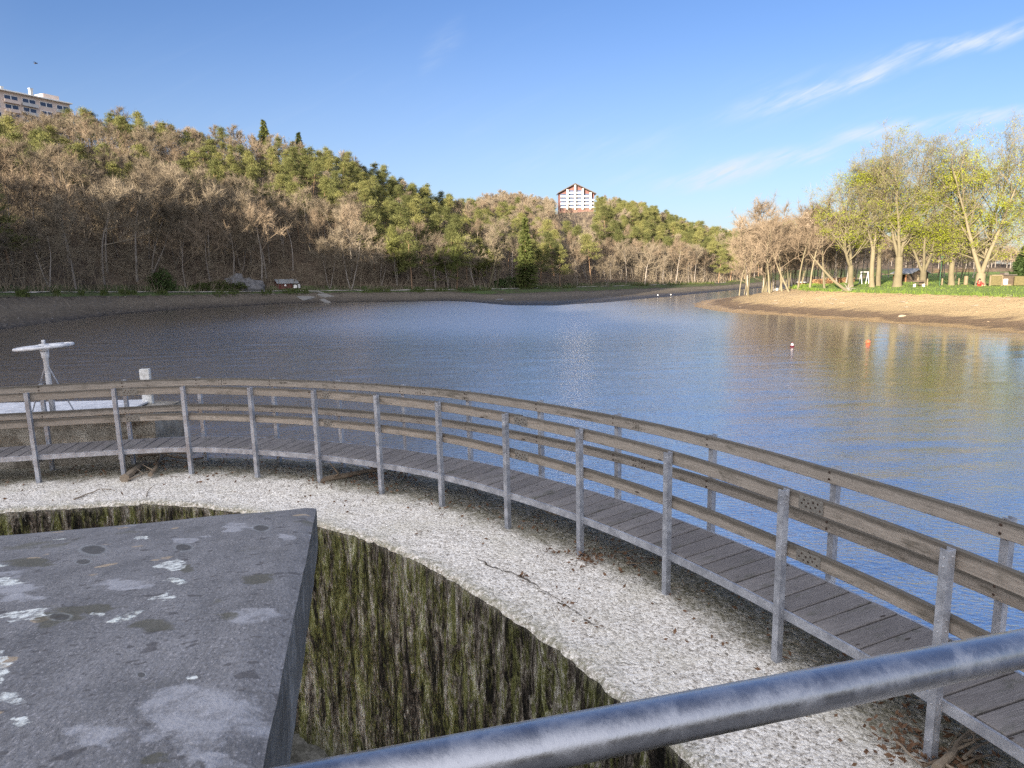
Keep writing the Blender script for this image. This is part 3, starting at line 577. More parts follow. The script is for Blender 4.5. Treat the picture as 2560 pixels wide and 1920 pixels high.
mb = MB(); mb.tube(near(wc+np.array([[0, 0, -0.08], [0, 0, 0.05]])), 0.075, 14); mb.tube(near(wc+np.array([[0, 0, 0.05], [0, 0, 0.12]])), 0.03, 10); obj('hub', mb, M_WHITE, sw, smooth=True)
hgt = wc[2]-zp-0.035
mb = MB(); mb.tube(near(np.array([[wc[0], wc[1], zp+0.035], [wc[0], wc[1], zp+0.035+0.3*hgt], [wc[0], wc[1], wc[2]-0.22], [wc[0], wc[1], wc[2]-0.2], [wc[0], wc[1], wc[2]-0.09]])), [0.048, 0.046, 0.042, 0.058, 0.068], 18); obj('stand', mb, M_WHITE, sw, smooth=True)
for sx_, sy_ in ((-0.34, -0.05), (0.30, 0.12)):
    mb = MB(); mb.tube(near(np.array([[wc[0]+sx_*0.08, wc[1], wc[2]-0.35], [wc[0]+sx_*1.15, wc[1]+sy_, zp+0.03]])), 0.012, 6); obj('brace', mb, M_STEEL, sw)
bp = nray(321, 872); yb_ = pzt/bp[2]; pb = bp*yb_; hm = (872-797)/(FPX*2212/2560)*yb_*1.03
mb = MB(); A3 = np.array([[math.cos(0.15), math.sin(0.15), 0], [-math.sin(0.15), math.cos(0.15), 0], [0, 0, 1]]) @ NAX
mb.box(near(pb)+NAX[2]*(hm/2), (0.185, 0.12, hm), A3, bev=0.008)
tag(obj('gauge_post', mb, mk_steel('faded_white_post', (0.42, 0.41, 0.37), (0.72, 0.72, 0.70), 0.6, 0.0), org=near(pb)), 'short square whitish post on the sluice pier end beyond the rails', 'post')
# ------------------------------------------------------------------ terrain
def A_(u): return ray(u, 600)[0]
# left and far bank, by azimuth: column, waterline row, path row and forward distance, skyline row and ridge distance, height of the trees there
TAB = np.array([  # u, v water, v path, y path, v sky, y ridge, tree
    [-700, 760, 634, 40, 420, 120, 14], [-300, 745, 633, 62, 300, 165, 14], [0, 710, 632.5, 88, 235, 195, 13], [125, 693, 632, 98, 225, 205, 13], [250, 677, 632, 111, 225, 215, 13],
    [400, 666, 632, 122, 243, 225, 13], [500, 661, 631, 128, 262, 232, 13], [600, 655, 629.5, 136, 268, 238, 13], [750, 652, 628, 141, 303, 245, 13], [900, 650, 627, 144, 372, 252, 14],
    [960, 648.5, 626.5, 147, 392, 262, 14], [1010, 650, 626, 150, 408, 300, 14], [1060, 653, 625, 155, 407, 400, 13], [1100, 655, 624, 160, 410, 470, 13], [1200, 654, 622, 172, 420, 480, 14], [1300, 648, 619.5, 184, 412, 470, 14], [1400, 640, 617, 196, 428, 440, 14],
    [1480, 634, 615, 204, 462, 420, 14], [1560, 627, 612.5, 214, 480, 420, 14], [1620, 622.5, 610.5, 226, 478, 470, 14], [1700, 618, 608, 250, 462, 560, 12], [1790, 617, 606, 285, 462, 560, 12], [1900, 616, 604, 320, 500, 540, 12], [2050, 614, 602, 330, 530, 500, 10], [2212, 612, 601, 330, 548, 480, 9], [2800, 612, 600, 330, 560, 480, 9]])
ta = np.array([A_(u) for u in TAB[:, 0]])
t_ys = np.array([onz(u, v, 0)[1] for u, v in TAB[:, :2]])
t_yb = TAB[:, 3]; t_zb = np.array([at(u, v, y)[2] for u, v, y in zip(TAB[:, 0], TAB[:, 2], t_yb)])
t_yr = TAB[:, 5]; t_zb = np.where(TAB[:, 0] > 1590, np.interp(TAB[:, 0], [1590, 1700, 2200], [1.2, 3.6, 4.2]), np.maximum(t_zb, 0.9))
t_zr = np.array([at(u, v, y)[2] for u, v, y in zip(TAB[:, 0], TAB[:, 4], t_yr)])-TAB[:, 6]
t_ys = np.minimum(t_ys, t_yb-9)
SHORE_R = [onz(u, v, 0)[:2] for u, v in [(2600, 765), (2400, 741), (2212, 722), (2100, 711), (2000, 704), (1900, 697), (1800, 690), (1700, 682), (1600, 675), (1545, 669.5), (1508, 662), (1503, 655), (1530, 648)]]
LAND_R = np.array([(75, -30), (62, 0), (50, 30)]+[tuple(p) for p in SHORE_R]+[(35, 123), (44, 136), (58, 156), (80, 190), (120, 260), (190, 330), (600, 330), (600, -30)])
def sdist(poly, x, y):
    d = np.full(x.shape, 1e9); ins = np.zeros(x.shape, bool); n = len(poly)
    for i in range(n):
        a, b = poly[i], poly[(i+1) % n]; e = b-a; k = np.clip(((x-a[0])*e[0]+(y-a[1])*e[1])/(e@e), 0, 1)
        d = np.minimum(d, np.hypot(x-a[0]-k*e[0], y-a[1]-k*e[1]))
        c = (a[1] > y) != (b[1] > y); ins ^= c & (x < e[0]*(y-a[1])/(e[1] if e[1] else 1e-9)+a[0])
    return np.where(ins, d, -d)
def hgt(x, y, full=False):
    x = np.asarray(x, float); y = np.asarray(y, float); yy = np.maximum(y, 12.0); a = x/yy
    I = lambda c: np.interp(a, ta, c)
    ys, yb, zb, yr, zr = I(t_ys), I(t_yb), I(t_zb), I(t_yr), I(t_zr)
    wv = 1.6*fbm(x*0.08, y*0.08, 1.0, 3); q = (yy-ys+wv)/(yb-ys)
    flat = np.clip((a+0.09)/0.05, 0, 1)                     # the mud flats in the middle
    prof = np.interp(q, [-1, 0, 0.35, 0.62, 0.70, 1.0, 1.12], [-0.6, 0.0, 0.25, 0.55, 0.84, 1.0, 1.0])
    pflat = np.interp(q, [-1, 0, 0.45, 0.80, 0.86, 1.0, 1.12], [-0.5, 0.0, 0.10, 0.5, 0.84, 1.0, 1.0])
    hl = np.where(q < 0, np.minimum(zb*(prof*(1-flat)+pflat*flat), -0.05), zb*(prof*(1-flat)+pflat*flat))
    s = np.clip((yy-yb-3.5)/(yr-yb-3.5), 0, 1.35)
    up = np.where(s < 1, (1-(1-np.clip(s, 0, 1))**1.35), 1-0.25*(s-1)); hl = hl + (zr-zb)*up*(s > 0)
    hl = hl + np.clip(s*6, 0, 1)*(2.2*fbm(x*0.045, y*0.045, 2, 3)) + np.clip(q*3, 0, 1)*(0.10*fbm(x*0.6, y*0.6, 4, 3)+np.clip(1.0-np.abs(q-0.4)*2.2, 0, 1)*0.5*fbm(x*0.22, y*0.22, 8, 4))
    sd = sdist(LAND_R, x, y) + 0.8*fbm(x*0.15, y*0.15, 6, 3)
    hr_ = np.interp(sd, [-20, 0, 3, 8, 13.2, 14.0, 20, 45, 120], [-2.5, 0, 0.24, 1.1, 2.05, 2.42, 2.70, 3.05, 4.2])+np.clip(sd, 0, 1)*0.10*fbm(x*0.5, y*0.5, 9, 4)
    right = (a > 0.2)
    h = np.where(right & (sd > -6) & (hr_ > np.where(s > 0, -9, hl)-0.0), hr_, hl)
    h = np.where(right & (sd > 0) & (s <= 0.0), np.maximum(hr_, np.where(q > 1, hl, -9)), h)
    if full: return h, q, s, sd, flat
    return h
xs = np.unique(np.concatenate([np.arange(-330, -80, 5), np.arange(-80, 100, 1.0), np.arange(100, 420, 5)]))
ys_ = np.unique(np.concatenate([np.arange(22, 40, 2.0), np.arange(40, 235, 1.0), np.arange(235, 720, 5)]))
X, Y = np.meshgrid(xs, ys_, indexing='ij'); Hh, q_, s_, sd_, fl_ = hgt(X, Y, True)
# masks handed to the shader: x = bank coordinate (0 water .. 1 top), y = grass, z = 1 on the sandy right bank
isr = (sd_ > -3) & (X/np.maximum(Y, 12) > 0.2)
bank = np.where(isr, sd_/14.0, q_*0.95/0.72); gr = np.where(isr, np.clip((sd_-13.4)/1.2, 0, 1), np.clip((q_-0.70)/0.1, 0, 1)*np.clip(1.3-s_*45, 0, 1))
rgt = np.where(isr, 1.0, 0.0)
mb = MB(); mb.add(np.stack([X, Y, Hh], -1).reshape(-1, 3), grid_faces(*X.shape)[:, ::-1], 0, np.stack([bank.ravel(), gr.ravel(), rgt.ravel()], 1))
def mk_ground():
    m, t, b = material('valley_ground'); p = t.pos(); f = t.node('ShaderNodeSeparateXYZ', {0: t.attr('flow')}); bk, g, r = f.outputs
    n = t.noise(p, 0.35, 6, 0.65); n2 = t.noise(p, 2.2, 6, 0.7); n3 = t.noise(t.scale(p, (0.35, 0.35, 3.0)), 1.0, 5, 0.7); st = t.noise(t.scale(p, (0.16, 0.5, 1.0)), 1.3, 6, 0.65)
    bq = t.m('ADD', bk, t.m('MULTIPLY', t.m('SUBTRACT', st, 0.5), 0.5))
    sand = t.ramp(bq, [(0.0, (0.20, 0.14, 0.072)), (0.10, (0.27, 0.19, 0.10)), (0.18, (0.105, 0.072, 0.045)), (0.36, (0.12, 0.083, 0.052)), (0.44, (0.27, 0.20, 0.11)), (0.8, (0.34, 0.255, 0.145)), (1.0, (0.27, 0.195, 0.11))])
    sand = t.mix(t.m('MULTIPLY', t.smooth(n2, 0.5, 0.75), 0.5), sand, (0.27, 0.205, 0.125)); sand = t.mix(t.m('MULTIPLY', t.smooth(n2, 0.45, 0.25), 0.5), sand, (0.10, 0.07, 0.045))
    mud = t.ramp(bq, [(0.0, (0.02, 0.017, 0.014)), (0.06, (0.045, 0.038, 0.03)), (0.35, (0.07, 0.059, 0.046)), (0.75, (0.105, 0.089, 0.069)), (0.93, (0.08, 0.067, 0.052)), (0.97, (0.03, 0.025, 0.02)), (1.0, (0.07, 0.055, 0.04))])
    mud = t.mix(t.m('MULTIPLY', t.smooth(n2, 0.52, 0.66), 0.6), mud, (0.21, 0.185, 0.155)); mud = t.mix(t.m('MULTIPLY', t.smooth(n2, 0.42, 0.25), 0.5), mud, (0.035, 0.03, 0.024))
    c = t.mix(r, mud, sand)
    litter = t.mix(t.smooth(n, 0.35, 0.65), (0.060, 0.045, 0.033), (0.12, 0.09, 0.063)); litter = t.mix(t.m('MULTIPLY', t.smooth(n2, 0.5, 0.7), 0.5), litter, (0.17, 0.13, 0.09))
    high = t.smooth(t.m('ADD', bk, t.m('MULTIPLY', t.m('SUBTRACT', n2, 0.5), 0.06)), 1.08, 1.3)
    c = t.mix(t.m('MULTIPLY', high, t.m('SUBTRACT', 1.0, r)), c, litter)
    grass = t.mix(t.smooth(n2, 0.3, 0.7), (0.075, 0.125, 0.022), (0.16, 0.215, 0.05)); grass = t.mix(t.m('MULTIPLY', t.smooth(n, 0.55, 0.7), 0.55), grass, (0.22, 0.18, 0.09))
    gm = t.smooth(t.m('ADD', g, t.m('MULTIPLY', t.m('SUBTRACT', n2, 0.5), 0.9)), 0.35, 0.6)
    dg = t.mix(t.smooth(n, 0.42, 0.56), (0.05, 0.05, 0.025), (0.05, 0.075, 0.022)); c = t.mix(gm, c, t.mix(r, dg, grass))
    t.put(b.inputs['Base Color'], c)
    wet = t.smooth(bq, 0.32, 0.1); t.put(b.inputs['Roughness'], t.m('MULTIPLY_ADD', wet, -0.45, 0.95)); b.inputs['Specular IOR Level'].default_value = 0.25
    t.put(b.inputs['Normal'], t.bump(t.m('ADD', n2, t.m('MULTIPLY', n3, 0.5)), 0.9, 0.35)); return m
tag(obj('terrain', mb, mk_ground(), smooth=True), kind='structure')

# the hill on the near left side of the valley, outside the picture, that keeps the evening sun off the water and the dam
TS = np.linspace(-320, 130, 150); CS = np.linspace(-1, 1, 31)
SINA, COSA = math.sin(SUN_AZ), math.cos(SUN_AZ)
HSB = np.interp(TS, [-320, -200, -147, -129, -111, -92, -70, -58, -50, -42, -15, 0, 130], [27, 26, 24, 22, 24, 26, 29, 30, 15, 12, 8.0, 9, 14])
crest = HSB + 130*math.tan(SUN_EL) + 1.6*fbm(TS*0.11, 0*TS, 3, 4)+0.8*fbm(TS*0.5, 0*TS, 5, 3)
T2, C2 = np.meshgrid(TS, CS, indexing='ij'); Z2 = crest[:, None]*np.exp(-(C2*1.9)**2)*(1-0.0*C2)-1.5*np.abs(C2); S2 = -130+C2*58+6*fbm(T2*0.03, 0*T2, 1, 2)
mb = MB(); mb.add(np.stack([S2*SINA+T2*COSA, S2*COSA-T2*SINA, Z2], -1).reshape(-1, 3), grid_faces(*T2.shape)[:, ::-1], 0, (1.6, 0, 0))
tag(obj('hill', mb, bpy.data.materials['valley_ground'], smooth=True), kind='structure')

# ------------------------------------------------------------------ water
def mk_water():
    m, t, b = material('reservoir_water'); p = t.pos(); sx = t.node('ShaderNodeSeparateXYZ', {0: p})
    patch = t.noise(t.scale(p, (0.05, 0.025, 1)), 1.0, 4, 0.6)
    nearb = t.smooth(t.m('ADD', sx.outputs[1], t.m('MULTIPLY', sx.outputs[0], -0.9)), 2.0, 20.0)
    calm = t.smooth(t.m('ADD', t.m('MULTIPLY', sx.outputs[0], 1.0), t.m('MULTIPLY', patch, 16.0)), 40.0, 4.0)
    calm2 = t.m('MULTIPLY_ADD', calm, 0.88, 0.12)
    r1 = t.node('ShaderNodeVectorRotate', {'Vector': p, 'Angle': R8(12)}, rotation_type='Z_AXIS').outputs[0]
    w1 = t.noise(t.scale(r1, (0.55, 1.5, 1)), 1.7, 3, 0.55, 0.4); w2 = t.noise(t.scale(r1, (0.8, 1.7, 1)), 5.5, 3, 0.6, 0.3); w0 = t.noise(t.scale(p, (0.4, 1.0, 1)), 0.5, 2, 0.5)
    h = t.m('ADD', t.m('ADD', t.m('MULTIPLY', w1, 0.55), t.m('MULTIPLY', w2, 0.22)), t.m('MULTIPLY', w0, 0.5))
    turb = t.m('MULTIPLY', t.smooth(t.m('ADD', sx.outputs[0], t.m('MULTIPLY', patch, 5.0)), 4.5, -3.0), t.smooth(sx.outputs[1], 60.0, 20.0))
    t.put(b.inputs['Base Color'], t.mix(turb, t.mix(patch, (0.080, 0.068, 0.056), (0.095, 0.082, 0.068)), (0.105, 0.072, 0.032)))
    t.put(b.inputs['IOR'], t.m('MULTIPLY_ADD', turb, -6.0, 9.5)); b.inputs['Specular IOR Level'].default_value = 0.5
    far = t.smooth(t.m('ADD', sx.outputs[1], t.m('MULTIPLY', patch, 12.0)), 45.0, 78.0); shore = t.smooth(t.m('ADD', sx.outputs[0], t.m('MULTIPLY', patch, 18.0)), -38.0, 2.0)
    t.put(b.inputs['Roughness'], t.m('MULTIPLY_ADD', t.m('MULTIPLY', far, shore), t.m('MULTIPLY_ADD', calm, 0.20, 0.10), 0.045))
    bp_ = t.node('ShaderNodeBump', {'Height': t.m('ADD', t.m('MULTIPLY', w2, 0.25), t.m('MULTIPLY', w1, t.m('MULTIPLY', far, 0.55))), 'Distance': 0.35}); t.put(bp_.inputs['Strength'], t.m('MULTIPLY', calm2, 0.30)); t.put(b.inputs['Normal'], bp_.outputs[0]); return m
Lw = np.linspace(0.3, LEN[-1]-0.3, 60); pw, _, _ = curve(Lw, np.full(60, 0.95)); pw = np.array([near([a, b_, -5.5])[:2] for a, b_ in pw])
poly = [(-420, -60), (-60, -25), (-30, -2)]+[tuple(a) for a in pw]+[(60, -25), (420, -60), (420, 760), (-420, 760)]
mb = MB(); mb.add([(x, y, -0.07) for x, y in poly], [list(range(len(poly)))])
import bmesh
wo = obj('water', mb, mk_water()); bm = bmesh.new(); bm.from_mesh(wo.data); bmesh.ops.triangulate(bm, faces=bm.faces[:]); 
for f in bm.faces:
    if f.normal.z < 0: f.normal_flip()
bm.to_mesh(wo.data); bm.free(); tag(wo, kind='structure')
# the nearer water carries real ripples
yr_ = [3.0]
while yr_[-1] < 82: yr_.append(yr_[-1]+0.045+0.0042*yr_[-1])
yr_ = np.array(yr_); av = np.concatenate([np.linspace(-1.7, -0.83, 90), np.linspace(-0.82, 0.82, 740), np.linspace(0.83, 1.7, 90)]); WA, WY_ = np.meshgrid(av, yr_, indexing='ij'); WX = WA*WY_
def waves(x, y):
    c, s = math.cos(0.16), math.sin(0.16); u = x*c+y*s; v = -x*s+y*c; g = 0.55+0.9*np.clip(fbm(x*0.06, y*0.035, 3, 3)+0.35, 0, 1)
    ch = np.interp(x+0.12*y, [-22, 0, 12], [0.5, 0.62, 1.0])*np.clip((34-x-0.35*y)/26, 0.30, 1.25)*np.clip(0.4+(y-6)/22, 0.4, 1)*g
    return ch*(0.050*vn(u*0.42, v*1.15, 1.0)+0.030*vn(u*0.8, v*2.1, 5.0)+0.012*vn(u*1.9+9, v*4.4, 9.0))+0.010*vn(u*0.30, v*0.95, 14.0)
wz = waves(WX, WY_)*np.clip((80-WY_)/25, 0, 1); inw = sdist(np.array(poly), WX, WY_) > 0.02
fq = grid_faces(*WX.shape)[:, ::-1]; fq = fq[inw.ravel()[fq].all(1)]; mb = MB(); mb.add(np.stack([WX, WY_, wz], -1).reshape(-1, 3), fq)
tag(obj('water', mb, wo.data.materials[0], smooth=True), kind='structure')

# gravel path along the far left bank
pa = np.linspace(A_(-250), A_(1600), 260); py = np.interp(pa, ta, t_yb)+0.8; mb = MB()
rows = [np.stack([pa*(py+o), py+o, hgt(pa*(py+o), py+o)+0.09], 1) for o in (-0.9, -0.3, 0.3, 0.9)]
V = np.stack(rows, 1).reshape(-1, 3); mb.add(V, grid_faces(260, 4)[:, ::-1])
tag(obj('path', mb, simple('pale_path_gravel', (0.36, 0.34, 0.31), 0.95, 0.25, 2.0)), kind='structure')
# ------------------------------------------------------------------ tree kinds
def vary(name, cols, sc=0.35, rough=0.9, trans=0.0, osc=2.0, vspec=0.1):
    """leaf / twig / bark colour: varies from tree to tree and from clump to clump"""
    m, t, b = material(name); p = t.obj(); n = t.noise(p, sc, 3, 0.6); f = t.noise(p, sc*9, 2, 0.6); r = t.rnd()
    k = t.m('ADD', t.m('ADD', t.m('MULTIPLY', n, 0.5), t.m('MULTIPLY', f, 0.3)), t.m('MULTIPLY', r, 0.35))
    c = t.ramp(k, [(0.25+0.6*i/(len(cols)-1), cc) for i, cc in enumerate(cols)])
    t.put(b.inputs['Base Color'], c); b.inputs['Roughness'].default_value = rough; b.inputs['Specular IOR Level'].default_value = vspec
    if trans:
        tr = t.node('ShaderNodeBsdfTranslucent', {'Color': c}); mx = t.node('ShaderNodeMixShader', {0: trans, 1: b.outputs[0], 2: tr.outputs[0]})
        t.put(t.n['Material Output'].inputs['Surface'], mx.outputs[0])
    return m
M_BARK = vary('grey_bark', [(0.09, 0.08, 0.07), (0.17, 0.152, 0.135), (0.27, 0.245, 0.22)], 1.2)
M_TWIG = vary('brown_twigs', [(0.088, 0.074, 0.056), (0.145, 0.122, 0.090), (0.215, 0.182, 0.136)], 0.3)
M_TWIGR = vary('red_brown_twigs', [(0.095, 0.074, 0.053), (0.14, 0.110, 0.079), (0.19, 0.152, 0.111)], 0.3)
M_PBARK = vary('orange_brown_bark', [(0.11, 0.075, 0.05), (0.19, 0.125, 0.08), (0.27, 0.18, 0.115)], 0.8)
M_NEED = vary('pine_needles', [(0.038, 0.046, 0.018), (0.090, 0.098, 0.036), (0.175, 0.172, 0.062)], 0.25, 0.8, 0.12)
M_SPR = vary('spruce_needles', [(0.022, 0.036, 0.014), (0.05, 0.065, 0.02), (0.10, 0.11, 0.034)], 0.4, 0.8, 0.1)
M_LEAF = vary('fresh_chestnut_leaves', [(0.14, 0.17, 0.015), (0.21, 0.24, 0.02), (0.29, 0.31, 0.035)], 0.5, 0.7, 0.35)
M_BUD = vary('opening_chestnut_buds', [(0.13, 0.14, 0.035), (0.17, 0.18, 0.038), (0.22, 0.225, 0.055)], 0.5, 0.8, 0.25)
M_YLEAF = vary('young_olive_leaves', [(0.06, 0.075, 0.025), (0.10, 0.115, 0.035), (0.15, 0.155, 0.055)], 0.5, 0.8, 0.25)
M_CBARK = vary('pale_chestnut_bark', [(0.070, 0.062, 0.040), (0.112, 0.098, 0.064), (0.16, 0.14, 0.095)], 0.9)

def nrm(a): return a/(np.linalg.norm(a, axis=-1, keepdims=True)+1e-9)
def slivers(mb, P, D, L, W, m=0):
    """thin tapered blades: twigs and needles"""
    s = nrm(np.cross(D, rng.normal(size=P.shape)))*np.asarray(W)[:, None]; n = len(P)
    V = np.stack([P-s, P+s, P+D*np.asarray(L)[:, None]], 1).reshape(-1, 3); mb.add(V, np.arange(3*n).reshape(-1, 3), m)
def leaves(mb, P, S, m=0, flat=0.0):
    """small leaf-sized quads folded along the midrib"""
    n = len(P); a = nrm(rng.normal(size=(n, 3))*[1, 1, 1-flat]); b = nrm(np.cross(a, rng.normal(size=(n, 3)))); S = np.asarray(S)[:, None]
    V = np.stack([P-a*S, P+b*S*0.5, P+a*S, P-b*S*0.5], 1).reshape(-1, 3); mb.add(V, np.arange(4*n).reshape(-1, 4), m)
def grow(mb, p, d, L, r, lev, maxlev, out, up=0.15, wob=0.14, nch=(5, 4, 3), ang=(0.7, 0.8, 0.8), ratio=0.62, f0=0.35, sides=(7, 5, 3, 3), rr=0.42, lowr=1.0):
    k = 6 if lev == 0 else (4 if lev == 1 else 3); pts = [p]; dirs = [d]
    for i in range(k):
        d = nrm(d+rng.normal(size=3)*wob+np.array([0, 0, up])); p = p+d*L/k; pts.append(p); dirs.append(d)
    rad = r*(1-(1-rr)*np.linspace(0, 1, k+1)**0.9)
    mb.tube(pts, rad, sides[min(lev, 3)], 0, False)
    if lev >= maxlev: out.append((pts, dirs)); return
    n = nch[min(lev, len(nch)-1)]; az0 = rng.random()*6.28
    for j in range(n):
        f = f0+(1-f0)*(j+rng.random()*0.7)/n; f = min(f, 1.0); i = min(int(f*k), k-1); fr = f*k-i
        q = pts[i]*(1-fr)+pts[i+1]*fr; t_ = dirs[i+1]; az = az0+j*2.4+rng.normal()*0.3
        u = nrm(np.cross(t_, [0.31, 0.87, 0.4])); v = np.cross(t_, u); a = ang[min(lev, len(ang)-1)]*(0.75+0.5*rng.random())
        nd = nrm(t_*math.cos(a)+(u*math.cos(az)+v*math.sin(az))*math.sin(a))
        rj = (r*(1-(1-rr)*f))
        grow(mb, q, nd, L*ratio*(1-0.35*f)*(0.8+0.4*rng.random())*(lowr if lev == 0 else 1), rj*0.58, lev+1, maxlev, out, up*1.0, wob*1.15, nch, ang, ratio, 0.3 if lev else 0.3, sides, rr)
    if lev: out.append((pts[-2:], dirs[-2:]))
def twigs_from(mb, out, per, L, W, spread=0.8, m=0, upb=0.25):
    P, D = [], []
    for pts, dirs in out:
        pts = np.array(pts); n = per; f = rng.random(n)*(len(pts)-1); i = np.minimum(f.astype(int), len(pts)-2); fr = (f-i)[:, None]
        P.append(pts[i]*(1-fr)+pts[i+1]*fr); D.append(nrm(np.array(dirs)[np.minimum(i+1, len(dirs)-1)]+rng.normal(size=(n, 3))*spread+[0, 0, upb]))
    P = np.concatenate(P); D = np.concatenate(D); n = len(P); slivers(mb, P, D, L*(0.5+rng.random(n)), W*(0.6+0.8*rng.random(n)), m); return P, D

def tree_root(name): o = bpy.data.objects.new(name, None); COL.objects.link(o); ORG[o.name] = np.zeros(3); return o
def bare_tree(name, H, bark, twig, lean=(0, 0), forks=1, spread=0.62, per=56, tw=0.019, f0=0.42):
    root = tree_root(name); tr = MB(); br = MB(); out = []
    for k in range(forks):
        d = nrm(np.array([lean[0]+(rng.normal()*0.18 if forks > 1 else 0), lean[1]+(rng.normal()*0.18 if forks > 1 else 0), 1.0]))
        p = np.array([0.0, 0, -0.4]); L = H*0.86*(1-0.12*k); r = 0.0125*H*(1 if forks == 1 else 0.8); pts = [p]; dirs = [d]; kk = 8
        for i in range(kk): d = nrm(d+rng.normal(size=3)*[0.06, 0.06, 0.02]+[-lean[0]*0.07, -lean[1]*0.07, 0.05]); p = p+d*L/kk; pts.append(p); dirs.append(d)
        tr.tube(pts, r*(1-0.86*np.linspace(0, 1, kk+1)**0.9)*np.array([1.35]+[1]*kk), 7, 0, False); n = 9; az = rng.random()*6.28
        for j in range(n):
            f = f0+(0.98-f0)*(j+0.6*rng.random())/n; i = min(int(f*kk), kk-1); q = pts[i]+(pts[i+1]-pts[i])*(f*kk-i); a = az+j*2.4+rng.normal()*0.35
            tilt = 1.12-0.62*f+0.15*rng.normal(); nd = np.array([math.cos(a)*math.sin(tilt), math.sin(a)*math.sin(tilt), math.cos(tilt)])
            grow(br, q, nd, H*spread*0.62*(1.15-0.75*(f-f0)/(1-f0))*(0.75+0.45*rng.random()), r*0.42*(1.1-0.6*f), 1, 2, out, 0.07, 0.18, (4, 5, 4), (0.6, 0.75, 0.8), 0.6, 0.25, (6, 4, 3, 3))
    twigs_from(br, out, per, H*0.075, tw, 0.85)
    obj('trunk', tr, bark, root, smooth=True); obj('crown', br, twig, root); return root
def pine_tree(name, H, crown0=0.45, wide=0.21, npad=16, blades=120):
    root = tree_root(name); tr = MB(); cr_ = MB(); d = np.array([0.02*rng.normal(), 0.02*rng.normal(), 1.0]); p = np.array([0.0, 0, -0.4]); pts = [p]; k = 9
    for i in range(k): d = nrm(d+rng.normal(size=3)*[0.05, 0.05, 0]); p = p+d*(H*0.95+0.4)/k; pts.append(p)
    pts = np.array(pts); tr.tube(pts, 0.0125*H*(1-0.85*np.linspace(0, 1, k+1)), 7, 0, False)
    for j in range(npad):
        f = crown0+(0.99-crown0)*((j+0.5*rng.random())/npad); i = min(int(f*k), k-1); q = pts[i]+(pts[i+1]-pts[i])*(f*k-i); a = j*2.4+rng.normal()*0.4
        g = (f-crown0)/(1-crown0); reach = H*wide*(0.45+0.75*math.sin(min(1, g*1.15+0.22)*math.pi)**0.8)*(0.55+0.6*rng.random())
        c = q+np.array([math.cos(a)*reach, math.sin(a)*reach, H*0.035*(1+rng.random())-0.2]); mid = (q+c)/2-[0, 0, 0.15]
        tr.tube([q, mid, c], [0.05, 0.035, 0.015], 4, 0, False)
        sz = H*(0.105+0.05*rng.random())*(1.15-0.35*g); n = blades
        for (cc, w_) in ((c, 1.0), ((q+c*2)/3+rng.normal(size=3)*0.35, 0.75)):
            P = cc+nrm(rng.normal(size=(n, 3)))*rng.random((n, 1))**0.45*np.array([sz, sz, sz*0.34])*w_; D = nrm(P-cc+rng.normal(size=(n, 3))*0.5*sz+[0, 0, 0.5*sz])
            slivers(cr_, P, D, 0.42+0.25*rng.random(n), 0.045+0.035*rng.random(n))
    n = blades*2; P = pts[-1]+rng.normal(size=(n, 3))*np.array([H*0.045, H*0.045, H*0.04]); slivers(cr_, P, nrm(rng.normal(size=(n, 3))+[0, 0, 0.8]), 0.42+0.2*rng.random(n), 0.05+0.03*rng.random(n))
    obj('trunk', tr, M_PBARK, root, smooth=True); obj('crown', cr_, M_NEED, root); return root
def spruce_tree(name, H, wide=0.17, need=None, low=0.06, per=34):
    root = tree_root(name); tr = MB(); cr_ = MB(); tr.tube([[0, 0, -0.4], [0, 0, H*0.5], [0.05, 0, H*0.97]], [0.014*H, 0.008*H, 0.02], 7, 0, False); W = 24
    for j in range(W):
        f = low+(0.97-low)*j/(W-1); R = H*wide*(1-f)**0.85+0.12; n = 8 if f < 0.8 else 5
        for i in range(n):
            a = i*6.283/n+j*0.7+rng.normal()*0.15; Rr = R*(0.7+0.45*rng.random()); z = H*f+rng.normal()*0.12; g = rng.random(per)**0.7
            droop = -0.30*g*Rr+0.12*Rr*g**2; P = np.stack([np.cos(a+rng.normal(size=per)*0.16)*g*Rr, np.sin(a+rng.normal(size=per)*0.16)*g*Rr, z+droop+rng.normal(size=per)*0.07], 1)
            D = nrm(np.stack([np.cos(a)+0*g, np.sin(a)+0*g, -0.25+0*g], 1)+rng.normal(size=(per, 3))*0.6); slivers(cr_, P, D, 0.5+0.3*rng.random(per), 0.09+0.04*rng.random(per))
    obj('trunk', tr, M_PBARK, root, smooth=True); obj('crown', cr_, need or M_SPR, root); return root

PROTO_B = [bare_tree('bare_tree', H, M_BARK, (M_TWIG, M_TWIG, M_TWIGR)[i % 3], forks=f, spread=s, f0=b) for i, (H, f, s, b) in enumerate([(15, 1, 0.62, 0.45), (14, 2, 0.55, 0.4), (13, 1, 0.7, 0.4), (16, 1, 0.5, 0.5), (12, 2, 0.7, 0.35), (14, 1, 0.62, 0.38)])]
PROTO_P = [pine_tree('pine_tree', H, c, w_) for H, c, w_ in [(16, 0.5, 0.17), (15, 0.38, 0.2), (17, 0.55, 0.15), (14, 0.3, 0.19), (16, 0.42, 0.16)]]
PROTO_S = [spruce_tree('spruce_tree', 15, 0.17), spruce_tree('spruce_tree', 14, 0.27)]
PROTO_G = [bare_tree('leafing_tree', 13, M_BARK, M_YLEAF, forks=2, spread=0.6, per=60, tw=0.05, f0=0.2), bare_tree('leafing_tree', 11, M_BARK, M_YLEAF, forks=2, spread=0.7, per=60, tw=0.045, f0=0.2)]
USED = set()
